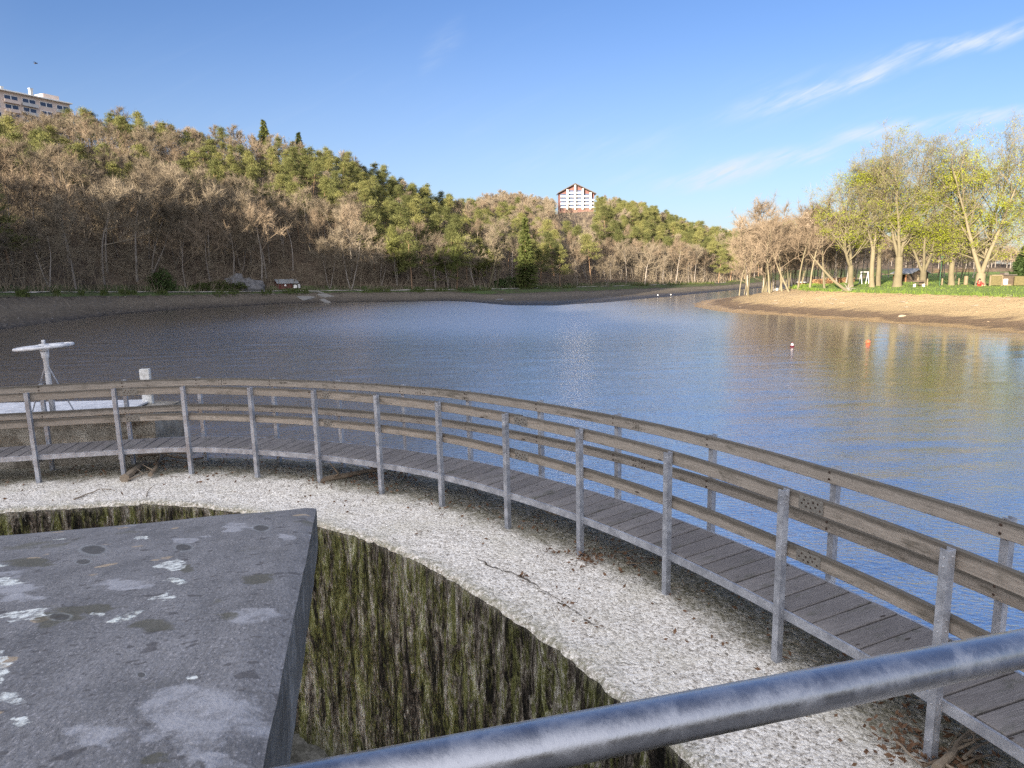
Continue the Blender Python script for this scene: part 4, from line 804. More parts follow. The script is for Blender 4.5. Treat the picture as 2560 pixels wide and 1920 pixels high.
def plant(src, x, y, sc=1.0, label=None, group=None, rz=None, tilt=(0, 0), dz=0.0):
    loc = (x, y, float(hgt(x, y))+dz); rz = rng.random()*6.28 if rz is None else rz
    if src.name not in USED:
        USED.add(src.name); o = src; o.location = loc; o.rotation_euler = (tilt[0], tilt[1], rz); o.scale = (sc, sc, sc); tag(o, label, None, group)
    else: o = place(src, loc, rz, sc, tilt, label, group)
    ORG[o.name] = np.array(loc); return o

# ------------------------------------------------------------------ the wooded slopes
ZN = [  # name, test(u, s), bare label, pine label
    ('foot of the slope left of the red hut', lambda u, s: u < 575 and s < 0.22), ('foot of the slope right of the red hut', lambda u, s: 575 <= u < 1010 and s < 0.22),
    ('foot of the far slope beyond the mud flats', lambda u, s: u >= 1010 and s < 0.16), ('middle of the near wooded slope', lambda u, s: u < 1010 and s < 0.62),
    ('top of the near wooded ridge', lambda u, s: u < 1010), ('far slope below the gabled house', lambda u, s: s < 0.72), ('far ridge around the gabled house', lambda u, s: True)]
def zone(u, s): return next(z for z, f in ZN if f(u, s))
def ppine(u, s):
    if u < 170: return 0.15 if s < 0.25 else (0.72 if s < 0.7 else 0.35)
    if u < 440: return 0.02 if s < 0.28 else (0.55 if s < 0.5 else (0.15 if s < 0.72 else 0.55))
    if u < 620: return 0.03 if s < 0.25 else (0.72 if s < 0.78 else 0.12)
    if u < 770: return 0.06 if s < 0.2 else (0.9 if s < 0.85 else 0.3)
    if u < 1010: return 0.3 if s < 0.14 else 0.93
    if u < 1200: return 0.45 if s < 0.3 else (0.35 if s < 0.45 else 0.08)
    if u < 1560: return 0.12 if s < 0.1 else 0.82
    return 0.6
def scol(x, y): F = FPX*2212/2560; v = np.array([x, y, 5.0])-CAM; z = v@AX[2]; return 1106+F*(v@AX[0])/z
K = 150000; ca = rng.uniform(-0.86, 0.36, K); cy = 70+450*rng.random(K)**0.85
kyb, kyr = np.interp(ca, ta, t_yb), np.interp(ca, ta, t_yr); ks = (cy-kyb-3.5)/(kyr-kyb-3.5); sel = (ks > 0) & (ks < 1.1); ca, cy, ks = ca[sel], cy[sel], ks[sel]
cx = ca*cy; cz = hgt(cx, cy); FF = FPX*2212/2560; tsz = np.interp(ks, [0, 0.12, 0.4, 1], [15, 14, 10, 9.5])*1.12
dv = np.stack([cx, cy, cz+tsz], 1)-CAM; w_ = dv@AX[2]; ku = 1106+FF*(dv@AX[0])/w_; kv = 829.5-FF*(dv@AX[1])/w_
lim = np.where(ku < 165, 214+26*rng.random(len(ku)), np.interp(ku, TAB[:, 0], TAB[:, 4])+8*rng.random(len(ku))-2); ok = kv > lim
ok &= ~((np.abs(ku-1245) < 50) & (kv < 453) & (cy > 220)); ok &= ~((ku > 585) & (ku < 690) & (ks < 0.06))
cell = {}; keep = []
for x, y, u, s in zip(cx[ok], cy[ok], ku[ok], ks[ok]):
    sp = 4.0+0.4*min(s, 1)+(max(0, y-200)/300)*1.6+(0.2 if s < 0.2 else 0)
    ci, cj = int(x//8), int(y//8); good = True
    for i in (-1, 0, 1):
        for j in (-1, 0, 1):
            for (px, py_) in cell.get((ci+i, cj+j), ()):
                if (px-x)**2+(py_-y)**2 < sp*sp: good = False; break
            if not good: break
        if not good: break
    if good: cell.setdefault((ci, cj), []).append((x, y)); keep.append((x, y, u, s))
isp = [rng.random() < ppine(u+60*vn(x*0.05, y*0.05, 2.0)*2, min(s, 1)) for (x, y, u, s) in keep]
def cap(sel, n):
    idx = [i for i, k in enumerate(isp) if k == sel]; idx.sort(key=lambda i: keep[i][1]); return set(idx[:n])
ok_i = cap(True, 292) | cap(False, 238)
def tsize(s): return float(np.interp(s, [0, 0.12, 0.4, 1], [1.0, 0.92, 0.66, 0.62]))
REST = []
for i, (x, y, u, s) in enumerate(keep):
    sc = tsize(s)*(0.82+0.42*rng.random())*float(np.interp(u, [750, 1050], [1.0, 0.74 if s < 0.3 else 0.95]))
    if i not in ok_i: REST.append((x, y, isp[i], sc*(0.9 if isp[i] else 1.0))); continue
    zn = zone(u, s)
    if isp[i]: plant(PROTO_P[rng.integers(len(PROTO_P))], x, y, sc*0.90, 'dark green pine on the '+zn, 'pines on the '+zn, tilt=(rng.normal()*0.03, rng.normal()*0.03))
    else: plant(PROTO_B[rng.integers(len(PROTO_B))], x, y, sc, 'leafless brown tree on the '+zn, 'bare trees on the '+zn, tilt=(rng.normal()*0.05, rng.normal()*0.05))
# the many smaller trees higher up and farther off: one mass, scattered from joined tree kinds
def joined(root):
    vs, idx, tot, mi, mats, n0 = [], [], [], [], [], 0
    for k, ch in enumerate(root.children):
        me = ch.data; v = np.zeros(len(me.vertices)*3); me.vertices.foreach_get('co', v); vs.append(v.reshape(-1, 3)); li = np.zeros(len(me.loops), int); me.loops.foreach_get('vertex_index', li); idx.append(li+n0)
        lt = np.zeros(len(me.polygons), int); me.polygons.foreach_get('loop_total', lt); tot.append(lt); mi.append(np.full(len(lt), k)); mats.append(me.materials[0]); n0 += len(me.vertices)
    V, I, T = np.concatenate(vs), np.concatenate(idx), np.concatenate(tot); me = bpy.data.meshes.new(root.name+'_whole'); me.vertices.add(len(V)); me.vertices.foreach_set('co', V.ravel()); me.loops.add(len(I)); me.loops.foreach_set('vertex_index', I)
    me.polygons.add(len(T)); me.polygons.foreach_set('loop_start', np.concatenate([[0], np.cumsum(T)[:-1]])); me.polygons.foreach_set('loop_total', T); me.polygons.foreach_set('material_index', np.concatenate(mi))
    for m in mats: me.materials.append(m)
    me.update(calc_edges=True); return bpy.data.objects.new(root.name.split('.')[0]+'_kind', me)
def scatter(name, pts, scl, roots, label):
    kc = bpy.data.collections.new(name+'_kinds')
    for r in roots: kc.objects.link(joined(r))
    me = bpy.data.meshes.new(name); me.from_pydata([tuple(p) for p in pts], [], []); a = me.attributes.new('size', 'FLOAT', 'POINT'); a.data.foreach_set('value', np.asarray(scl, float))
    o = bpy.data.objects.new(name, me); COL.objects.link(o); ng = bpy.data.node_groups.new(name, 'GeometryNodeTree'); ng.interface.new_socket('Geometry', in_out='INPUT', socket_type='NodeSocketGeometry'); ng.interface.new_socket('Geometry', in_out='OUTPUT', socket_type='NodeSocketGeometry')
    N = ng.nodes.new; L = ng.links.new; gi, go, ip, ci_ = N('NodeGroupInput'), N('NodeGroupOutput'), N('GeometryNodeInstanceOnPoints'), N('GeometryNodeCollectionInfo')
    ci_.inputs['Collection'].default_value = kc; ci_.inputs['Separate Children'].default_value = True; ci_.inputs['Reset Children'].default_value = True
    ri, rr, na = N('FunctionNodeRandomValue'), N('FunctionNodeRandomValue'), N('GeometryNodeInputNamedAttribute'); ri.data_type = 'INT'; ri.inputs[4].default_value = 0; ri.inputs[5].default_value = len(roots)-1; ri.inputs['Seed'].default_value = 3
    rr.data_type = 'FLOAT_VECTOR'; rr.inputs[0].default_value = (-0.05, -0.05, 0); rr.inputs[1].default_value = (0.05, 0.05, 6.28); na.data_type = 'FLOAT'; na.inputs[0].default_value = 'size'
    L(gi.outputs[0], ip.inputs['Points']); L(ci_.outputs[0], ip.inputs['Instance']); ip.inputs['Pick Instance'].default_value = True; L(ri.outputs[2], ip.inputs['Instance Index']); L(rr.outputs[0], ip.inputs['Rotation']); L(na.outputs[0], ip.inputs['Scale']); L(ip.outputs[0], go.inputs[0])
    md = o.modifiers.new('scatter', 'NODES'); md.node_group = ng; return tag(o, label, 'woods', kind='stuff')
for nm, k, roots, lab in (('pine_woods', True, PROTO_P, 'mass of small pines higher up and on the far slopes'), ('bare_woods', False, PROTO_B, 'mass of small leafless trees higher up and on the far slopes')):
    q = [r for r in REST if r[2] == k]
    if q: A = np.array([(r[0], r[1]) for r in q]); scatter(nm, np.c_[A, hgt(A[:, 0], A[:, 1])], [r[3] for r in q], roots, lab)
def spot(u, y): return ray(u, 600)[0]*y, y
x, y = spot(1135, 166); plant(PROTO_S[0], x, y, 1.1, 'tall sunlit spruce standing alone at the foot of the far slope')
for (u, y, sc, lab) in [(590, 236, 1.05, 'pointed spruce top rising highest above the bare trees on the near ridge'), (662, 240, 0.95, 'smaller pointed spruce top on the near ridge beside the highest spruce')]:
    x, y = spot(u, y); plant(PROTO_S[1], x, y, sc, lab)
x, y = spot(858, 149); plant(PROTO_G[0], x, y, 1.0, 'broad olive green leafing tree hanging over the bank right of the red hut')
x, y = spot(968, 152); plant(PROTO_G[1], x, y, 0.95, 'round brownish leafing tree between the olive tree and the dead snags')
x, y = spot(1050, 163); plant(PROTO_G[1], x, y, 0.8, 'small green leafing tree just left of the pale dead snags')

# brush and dead stems covering the slopes
mb = MB(); n = 30000; a = rng.uniform(-0.82, 0.34, n); yb, yr = np.interp(a, ta, t_yb), np.interp(a, ta, t_yr); s = rng.random(n)**1.6
y = yb+3.0+(yr-yb)*s; x = a*y; P = np.stack([x, y, hgt(x, y)-0.1], 1); D = nrm(rng.normal(size=(n, 3))*[0.4, 0.4, 0.15]+[0, 0, 1]); L = (0.8+2.6*rng.random(n)**2)*(1+0.4*(y > 200)); slivers(mb, P, D, L, 0.025+0.03*rng.random(n)*(1+(y > 200)))
m_ = 3600; a = rng.uniform(-0.82, 0.34, m_); yb, yr = np.interp(a, ta, t_yb), np.interp(a, ta, t_yr); s = rng.random(m_)**1.3; y = yb+4.0+(yr-yb)*s; x = a*y
P = np.stack([x, y, hgt(x, y)-0.1], 1); D = nrm(rng.normal(size=(m_, 3))*[0.14, 0.14, 0.05]+[0, 0, 1]); L = 2.5+4.5*rng.random(m_)**1.5; slivers(mb, P, D, L, 0.03+0.04*rng.random(m_), 0)
k_ = 22; f = 0.3+0.7*rng.random((m_, k_, 1)); P2 = (P[:, None]+D[:, None]*L[:, None, None]*f).reshape(-1, 3); n = len(P2); slivers(mb, P2, nrm(rng.normal(size=(n, 3))*[1, 1, 0.4]+[0, 0, 0.55]), 0.9+1.3*rng.random(n), 0.02+0.025*rng.random(n))
tag(obj('undergrowth', mb, [M_TWIG, M_BARK]), 'brown leafless brush and saplings covering the wooded slopes', 'undergrowth', kind='stuff')
# grass and weeds along both banks
mb = MB(); n = 9000; a = rng.uniform(-0.8, 0.33, n); yb = np.interp(a, ta, t_yb); gm = vn(a*60, 0*a, 3.0) > -0.12; y = yb-4.2+6.0*rng.random(n); x = a*y; sel = gm
P = np.stack([x, y, hgt(x, y)-0.05], 1)[sel]; n = len(P); slivers(mb, P, nrm(rng.normal(size=(n, 3))*0.35+[0, 0, 1]), 0.3+0.5*rng.random(n), 0.05+0.05*rng.random(n))
M_WEED = vary('dark_bank_grass', [(0.025, 0.032, 0.012), (0.045, 0.06, 0.018), (0.075, 0.09, 0.03)], 0.3, 0.9, 0.2)
tag(obj('bank_grass', mb, M_WEED), 'dark green grass strip along the path on the far left bank', 'grass', kind='stuff')
mb = MB(); n = 60000; x = rng.uniform(26, 85, n); y = rng.uniform(50, 135, n); sd = sdist(LAND_R, x, y)+0.8*fbm(x*0.15, y*0.15, 6, 3); wgt = np.where((sd > 13.6) & (sd < 15.2), 1.0, np.where((sd >= 15.2) & (sd < 34), 0.30, 0)); sel = (rng.random(n) < wgt) & (x/y < 0.9)
x, y = x[sel], y[sel]; n = len(x); P = np.stack([x, y, hgt(x, y)-0.04], 1); fr = sd[sel] < 15.2
slivers(mb, P, nrm(rng.normal(size=(n, 3))*0.4+[0, 0, 1]), (0.10+0.14*rng.random(n))*(1+1.2*fr), 0.03+0.03*rng.random(n))
M_GRASS = vary('spring_grass', [(0.09, 0.13, 0.025), (0.13, 0.19, 0.035), (0.22, 0.24, 0.08)], 0.12, 0.9, 0.3)
tag(obj('park_grass', mb, M_GRASS), 'sunny green grass edge above the sandy right bank', 'grass', kind='stuff')
# ------------------------------------------------------------------ the park on the right bank
def onter(u, v, y0=25, y1=620):
    r = ray(u, v); Y = np.arange(y0, y1, 0.5); P = CAM+r*Y[:, None]; i = np.argmax(P[:, 2] < hgt(P[:, 0], P[:, 1]))
    return P[i]
PXM = lambda Y: Y/(FPX*2212/2560)                          # metres per (2212) pixel at forward distance Y
def chestnut(u, Y, utop, vtop, forks, hf, r0, halfw, leafy, label, splay=0.16, sway=(0, 0)):
    x = ray(u, 600)[0]*Y; z = float(hgt(x, Y)); org = np.array([x, Y, z]); tp = at(utop, vtop, Y); H = tp[2]-z
    root = thing('chestnut_tree', org, label, 'tree', 'chestnut trees on the right bank'); tr = MB(); br = MB(); out = []
    W = halfw*PXM(Y); drift = (tp[0]-x)/H
    p = org+[0, 0, -0.3]; d = nrm(np.array([drift*0.4+sway[0], sway[1], 1.0])); pts = [p]; k = 5
    for i in range(k): d = nrm(d+rng.normal(size=3)*[0.04, 0.04, 0]); p = p+d*(hf+0.3)/k; pts.append(p)
    tr.tube(pts, r0*np.array([1.5, 1.12, 1.0, 0.95, 0.95, 0.9]), 10, 0, False); top = pts[-1]
    for j in range(forks):
        az = j*6.283/forks+rng.random()*0.8+(1.57 if forks == 2 else 0)*0; sp = splay*(0.7+0.6*rng.random())
        dd = nrm(np.array([math.cos(az)*sp*2.2+drift, math.sin(az)*sp*2.2, 1.0])); L = (H-hf)*(0.80+0.10*rng.random()); q = top-[0, 0, 0.25]; pp = [q]; ds = [dd]; kk = 9
        for i in range(kk): dd = nrm(dd+rng.normal(size=3)*[0.09, 0.09, 0]+[0, 0, 0.10]); q = q+dd*L/kk; pp.append(q); ds.append(dd)
        rj = r0*(0.62 if forks <= 2 else 0.52); tr.tube(pp, rj*(1-0.9*np.linspace(0, 1, kk+1)**0.85), 8, 0, False); n = 20
        for b in range(n):
            f = 0.10+0.88*(b+0.6*rng.random())/n; i = min(int(f*kk), kk-1); qq = pp[i]+(pp[i+1]-pp[i])*(f*kk-i); a = b*2.4+rng.normal()*0.3
            tilt = 0.98-0.55*f+0.15*rng.normal(); nd = np.array([math.cos(a)*math.sin(tilt), math.sin(a)*math.sin(tilt), math.cos(tilt)])
            grow(br, qq, nd, W*1.2*(1.0-0.55*max(0, f-0.5)-0.5*max(0, 0.4-f))*(0.7+0.4*rng.random()), rj*0.30*(1.1-0.7*f), 1, 3, out, 0.09, 0.20, (4, 4, 4), (0.6, 0.75, 0.8), 0.62, 0.25, (6, 4, 3, 3))
    P, D = twigs_from(br, out, 7, 0.8, 0.013, 0.8, 0, 0.15)
    lf = MB(); h = (P[:, 2]-z)/H; clump = fbm(P[:, 0]*0.35, P[:, 1]*0.35, P[:, 2]*0.35, 2)
    pl = np.clip(leafy*(1.7-2.3*h)+clump*1.6, 0.0, 1); s1 = rng.random(len(P)) < pl*0.6; s2 = (rng.random(len(P)) < 0.17+0.1*leafy) & ~s1
    Q1 = np.repeat(P[s1], 11, 0); Q1 = Q1+rng.normal(size=Q1.shape)*[0.36, 0.36, 0.24]-[0, 0, 0.1]; leaves(lf, Q1, 0.05+0.06*rng.random(len(Q1)), 0, 0.3)
    Q2 = P[s2]+D[s2]*0.4; Q2 = np.repeat(Q2, 3, 0)+rng.normal(size=(3*len(Q2), 3))*0.2; leaves(lf, Q2, 0.045+0.05*rng.random(len(Q2)), 1)
    obj('trunk', tr, M_CBARK, root, smooth=True); obj('crown', br, M_CBARK, root); obj('foliage', lf, [M_LEAF, M_BUD], root); return root
chestnut(1839, 97, 1815, 400, 2, 3.0, 0.36, 78, 0.75, 'dark trunked chestnut, shortest in its row, with yellow green leaves beside the bare alders')
chestnut(1885, 96, 1872, 362, 2, 5.0, 0.30, 62, 0.45, 'slim chestnut between the dark trunked tree and the wooden shed')
chestnut(1897, 101, 1905, 345, 2, 6.0, 0.32, 60, 0.30, 'tall narrow chestnut just behind the slim chestnut')
chestnut(1939, 94, 1946, 310, 3, 4.0, 0.50, 82, 0.35, 'broad chestnut with three upright limbs right in front of the wooden shed', 0.13)
chestnut(1994, 95, 2000, 316, 3, 1.9, 0.42, 64, 0.55, 'chestnut forking low into a wide V beside the wooden shed', 0.22)
chestnut(2056, 96, 2052, 342, 2, 3.2, 0.36, 58, 0.35, 'straight twin stemmed chestnut standing between low fence posts', 0.10)
chestnut(2119, 93, 2138, 272, 4, 1.6, 0.62, 92, 0.42, 'tallest and thickest chestnut with many stems above the person in red', 0.12)
chestnut(2262, 90, 2250, 300, 3, 4.0, 0.45, 92, 1.0, 'leafy chestnut at the edge of the picture reaching in over the straw screens', 0.2)

PROTO_A = [bare_tree('alder_tree', 12.5, M_CBARK, M_TWIGR, lean=(l, 0), forks=f, spread=0.66, per=40, tw=0.020, f0=0.36) for l, f in ((0, 1), (-0.22, 1), (-0.5, 1), (-0.10, 2))]
AL = [(1618, 112, 3, 1.0, 'double stemmed bare alder at the tip of the right bank'), (1648, 120, 3, 0.92, 'forked bare alder with a whitish foot behind the bank tip'),
      (1665, 108, 1, 1.0, 'bare alder leaning slightly, third from the tip of the right bank'), (1669, 124, 0, 1.05, 'straight bare alder standing back behind the third alder'),
      (1691, 107, 1, 1.0, 'bare alder leaning left just before the strongly slanting one'), (1708, 103, 2, 0.95, 'strongly slanting bare alder leaning far to the left'),
      (1725, 102, 0, 1.0, 'straight pale bare alder in front of the orange kiosk'), (1750, 101, 0, 1.02, 'upright bare alder between the orange kiosk and the fallen trunk'),
      (1783, 99, 1, 1.0, 'bare alder leaning left beside the fallen trunk'), (1655, 135, 0, 1.5, 'tallest bare alder rising above the others behind the bank tip')]
for (u, Y, k, sc, lab) in AL:
    src = PROTO_A[k]; x = ray(u, 600)[0]*Y; plant(src, x, Y, sc, lab, 'bare alders on the right bank', rz=(0 if k in (1, 2) else None))
for (u0, u1, y0, y1, n, gname, lab) in [(1590, 1850, 118, 165, 44, 'bare trees behind the alders', 'leafless reddish brown tree in the thicket behind the alders'), (1790, 2140, 132, 200, 34, 'bare trees behind the chestnuts', 'leafless brown tree in the wood behind the chestnuts and shed')]:
    for i in range(n):
        u = u0+(u1-u0)*(i+rng.random())/n; Y = rng.uniform(y0, y1); x = ray(u, 600)[0]*Y
        if u < 1640 and Y < 140: continue
        plant((PROTO_A[0], PROTO_A[3], PROTO_B[2], PROTO_B[5])[rng.integers(4)], x, Y, (0.72+0.3*rng.random())*(1.0 if u < 1850 else 0.92), lab, gname)
# fallen leaning trunk
root = thing('fallen_trunk', onter(1832, 629), 'dead bare trunk leaning over to the left with torn up roots', 'dead tree')
b0 = onter(1832, 629); Yf = b0[1]; mb = MB(); mb.tube([b0-[0, 0, 0.1], at(1800, 606, Yf), at(1778, 582, Yf), at(1756, 556, Yf), at(1752, 549, Yf)], [0.2, 0.16, 0.13, 0.08, 0.04], 7); obj('trunk', mb, M_CBARK, root)
mb = MB()
for k in range(9): a = k*0.7; mb.tube([b0+[0, 0, 0.2], b0+[math.cos(a)*0.6, 0.2*math.sin(a), 0.35+0.5*math.sin(a)], b0+[math.cos(a)*1.0, 0.3*math.sin(a), 0.3+0.75*math.sin(a)]], [0.07, 0.04, 0.015], 5)
obj('roots', mb, M_BARK, root)
# shrubs and thin pole, evergreen
def shrub(name, c, size, mat, label, cat, n=1500, ls=0.12, stem=True):
    root = thing(name, c, label, cat); mb = MB(); P = nrm(rng.normal(size=(n, 3)))*rng.random((n, 1))**0.4; P[:, 2] = np.abs(P[:, 2]); lump = 1+0.5*fbm(P[:, 0]*2.2, P[:, 1]*2.2, P[:, 2]*2.2, 2)
    leaves(mb, np.asarray(c)+P*lump[:, None]*np.asarray(size), ls*(0.7+0.7*rng.random(n))); obj('foliage', mb, mat, root)
    if stem:
        mb = MB()
        for k in range(5): a = k*1.3; mb.tube([np.asarray(c)-[0, 0, 0.1], np.asarray(c)+np.asarray(size)*[0.35*math.cos(a), 0.35*math.sin(a), 0.6]], [0.04, 0.015], 4)
        obj('stem', mb, M_BARK, root)
    return root
M_EVER = vary('evergreen_leaves', [(0.015, 0.028, 0.010), (0.032, 0.052, 0.016), (0.06, 0.085, 0.03)], 1.0, 0.6)
c = onter(2212, 612); Y = 104; x = ray(2215, 600)[0]*Y; root = plant(spruce_tree('fir_tree', 5.4, 0.42, M_EVER, 0.12, 40), x, Y, 1.0, 'dark spreading fir tree behind the straw screens'); 
c = onter(350, 627); shrub('evergreen_shrub', c, (2.5, 1.6, 3.9), M_EVER, 'large dark green evergreen shrub beside the far path', 'shrub', 2600, 0.16)
for (u, v, s, lab) in [(432, 626, 1.0, 'first low green shrub right of the big evergreen shrub'), (470, 625, 1.4, 'middle low green shrub at the foot of the slope by the path'), (512, 624, 1.1, 'low green shrub next to the bluish rock outcrop')]:
    shrub('low_shrub', onter(u, v), (2.2*s, 1.2, 1.3*s), M_WEED, lab, 'shrub', 900, 0.15)
for (u, v, s, lab) in [(1100, 618, 1.0, 'dark rounded bush below the sunlit spruce'), (1080, 619, 0.8, 'small dark bush behind the right dead snag')]:
    shrub('dark_bush', onter(u, v), (2.6*s, 1.5, 2.4*s), M_EVER, lab, 'shrub', 1200, 0.18)

# ------------------------------------------------------------------ buildings
M_DARKWOOD = simple('dark_shed_boards', (0.06, 0.045, 0.032), 0.85, 0.35, 2.0); M_LIGHTWOOD = simple('straw_coloured_boards', (0.14, 0.112, 0.07), 0.85, 0.25, 4.0)
M_GREYROOF = simple('grey_sheet_roof', (0.20, 0.21, 0.22), 0.5, 0.2, 1.0); M_DARKROOF = simple('dark_roof_slate', (0.07, 0.06, 0.055), 0.8, 0.3, 1.0); M_ORANGE = simple('orange_brown_boards', (0.26, 0.12, 0.06), 0.85, 0.25, 2.0)
M_REDWOOD = simple('dark_red_boards', (0.10, 0.028, 0.024), 0.85, 0.25, 3.0); M_WPAINT = simple('white_paint', (0.78, 0.78, 0.76), 0.6, 0.08, 2.0); M_GLASS = simple('dark_window_glass', (0.05, 0.07, 0.12), 0.12, 0.3, 0.6, 0, 0)
M_FACADE = simple('peach_render', (0.56, 0.47, 0.42), 0.9, 0.12, 0.5); M_BAND = simple('grey_balcony_panel', (0.42, 0.43, 0.44), 0.8, 0.15, 0.5); M_RBROWN = simple('red_brown_cladding', (0.12, 0.06, 0.055), 0.85, 0.25, 1.0); M_ROCK = simple('grey_rock', (0.11, 0.11, 0.115), 0.95, 0.45, 0.9, 0, 0.8)
M_PALEROCK = simple('pale_castle_stone', (0.48, 0.40, 0.31), 0.95, 0.3, 0.3)
def yaw(a): return np.array([[math.cos(a), math.sin(a), 0], [-math.sin(a), math.cos(a), 0], [0, 0, 1.0]])
def gable(mb, c, ax, L, W, he, hr, over, th, m=0):
    """two roof slabs: ridge along ax[0] (length L), width W along ax[1], eaves at he, ridge at hr"""
    for s in (-1, 1):
        sl = np.array([0, s*(W/2), he-hr]); n = np.linalg.norm(sl); k = 1+over/n
        V = np.array([[-L/2, 0, hr], [L/2, 0, hr], [L/2, sl[1]*k, hr+sl[2]*k], [-L/2, sl[1]*k, hr+sl[2]*k]]); V2 = V+[0, 0, th]
        mb.add(np.asarray(c)+np.concatenate([V, V2]) @ ax, [[3, 2, 1, 0], [4, 5, 6, 7], [0, 1, 5, 4], [1, 2, 6, 5], [2, 3, 7, 6], [3, 0, 4, 7]], m)
def gwall(mb, c, ax, L, W, he, hr, m=0):
    V = np.array([[x, y, z] for x in (-L/2, L/2) for (y, z) in ((-W/2, -0.4), (W/2, -0.4), (W/2, he), (0, hr), (-W/2, he))])
    n0 = mb.n; mb.add(np.asarray(c)+V @ ax, [[0, 5, 9, 4], [1, 2, 7, 6], [4, 9, 8, 3], [3, 8, 7, 2], [0, 1, 6, 5]], m); mb.F += [np.array([[4, 3, 2, 1, 0]])+n0, np.array([[5, 6, 7, 8, 9]])+n0]; mb.M += [np.full(1, m)]*2
# gabled apartment house on the far ridge
M_BALC = simple('pale_balcony_front', (0.40, 0.41, 0.44), 0.8, 0.1, 0.5)
YG = 470; s = PXM(YG); c = at(1242, 449, YG); ax = yaw(0.03); gh = thing('gabled_apartment_house', c, 'gabled apartment house with white columns and balcony bands on the far wooded ridge', 'building')
S = 16.2*s; zf = 7.35*s; zpk = 48.5*s; zev = 29.0*s; xl, xr = -31.5*s, 41*s; dep = 14
mb = MB(); pr = np.array([[xl, -3], [xr, -3], [xr, zev-0.2], [0, zpk-0.35], [xl, zev+ (xr+xl)*0.22]]); A2 = np.array([ax[0], ax[2], -ax[1]]); mb.prism(pr, -dep, -1.6, c, A2); obj('wall', mb, M_RBROWN, gh)
mb = MB()
for (x0, z0, x1, z1) in ((0, zpk, xr+1.2, zev-0.4), (0, zpk, xl-1.2, zev+(xr+xl)*0.22-0.4)):
    v = np.array([[x0, -0.9, z0], [x1, -0.9, z1], [x1, dep, z1], [x0, dep, z0]]); v = np.concatenate([v, v+[0, 0, 0.55]]); mb.add(c+v @ ax, [[0, 1, 2, 3], [7, 6, 5, 4], [0, 4, 5, 1], [1, 5, 6, 2], [2, 6, 7, 3], [3, 7, 4, 0]])
obj('roof', mb, M_DARKROOF, gh)
rz = lambda x: (zpk-(zpk-zev)*x/xr) if x > 0 else zpk-(zpk-zev-(xr+xl)*0.22)*x/xl
for i in (-1, 0, 1, 2): mb = MB(); h = rz(i*S)-0.7; mb.box(c+np.array([i*S, 0, h/2-0.5]) @ ax, (0.85, 1.6, h+1), ax); obj('column', mb, M_WPAINT, gh)
for i in range(-2, 3):
    x0 = max(i*S+0.43, xl+0.2); x1 = min((i+1)*S-0.43, xr-0.2)
    for f in range(5):
        z = f*zf
        if z+2.0 > min(rz(x0), rz(x1))-0.6: continue
        mb = MB(); mb.box(c+np.array([(x0+x1)/2, 0.25, z+0.55]) @ ax, (x1-x0-0.01, 0.18, 0.75), ax); mb.box(c+np.array([(x0+x1)/2, 0.9, z+0.04]) @ ax, (x1-x0-0.01, 1.1, 0.14), ax); obj('balcony', mb, M_BALC, gh)
        mb = MB(); mb.box(c+np.array([(x0+x1)/2, 1.57, z+1.45]) @ ax, (x1-x0-0.5, 0.12, 1.5), ax); obj('window', mb, M_GLASS, gh)
# apartment block, top left
p0 = at(0, 195, 226); kz = ray(150, 225.6)[2]; Y1 = (p0[2]-CAM[2])/kz; p1 = at(150, 225.6, Y1); p1[2] = p0[2]; e = nrm(p1-p0); nb = np.array([e[1], -e[0], 0]); ax = np.array([e, -nb, [0, 0, 1.0]]); Lb = np.linalg.norm(p1-p0); L0 = -16
ap = thing('apartment_block', np.array([p1[0], p1[1], p1[2]-15]), 'long flat roofed apartment block with balcony bands and chimneys above the left wooded ridge', 'building'); o = p0
mb = MB(); mb.box(o+np.array([(L0+Lb)/2, 5.5, -8]) @ ax, (Lb-L0, 11, 16), ax); obj('wall', mb, M_FACADE, ap)
mb = MB(); mb.box(o+np.array([(L0+Lb)/2, 5.0, 0.18]) @ ax, (Lb-L0+0.8, 12.4, 0.35), ax); obj('roof', mb, M_WPAINT, ap)
for f in range(4):
    for k in range(7):
        xa = L0+0.6+k*(Lb-L0)/7; wd = (Lb-L0)/7-0.7; z = -1.75-2.75*f
        if (k+f*0) % 3 != 2: mb = MB(); mb.box(o+np.array([xa+wd/2, -0.5, z-1.1]) @ ax, (wd, 1.0, 1.0), ax); obj('balcony', mb, (M_BAND, M_FACADE)[k % 2], ap)
        w_ = MB(); w_.box(o+np.array([xa+wd*0.5, -0.03, z+0.1]) @ ax, (wd*0.86, 0.12, 1.45), ax); wn = obj('window', w_, M_WPAINT, ap)
        g = MB(); [g.box(o+np.array([xa+wd*(0.28+0.44*q), -0.1, z+0.1]) @ ax, (wd*0.38, 0.06, 1.2), ax) for q in (0, 1)]; obj('pane', g, M_GLASS, wn)
for t_, h in ((0.12, 1.7), (0.54, 3.0)): mb = MB(); mb.box(o+np.array([Lb*t_, 4, h/2+0.3]) @ ax, (0.9, 0.9, h), ax); mb.box(o+np.array([Lb*t_, 4, h+0.38]) @ ax, (1.15, 1.15, 0.18), ax); obj('chimney', mb, M_BAND, ap)
mb = MB(); mb.box(o+np.array([Lb*0.83, 6, 1.5]) @ ax, (5, 5, 2.4), ax); obj('roof_house', mb, M_FACADE, ap)
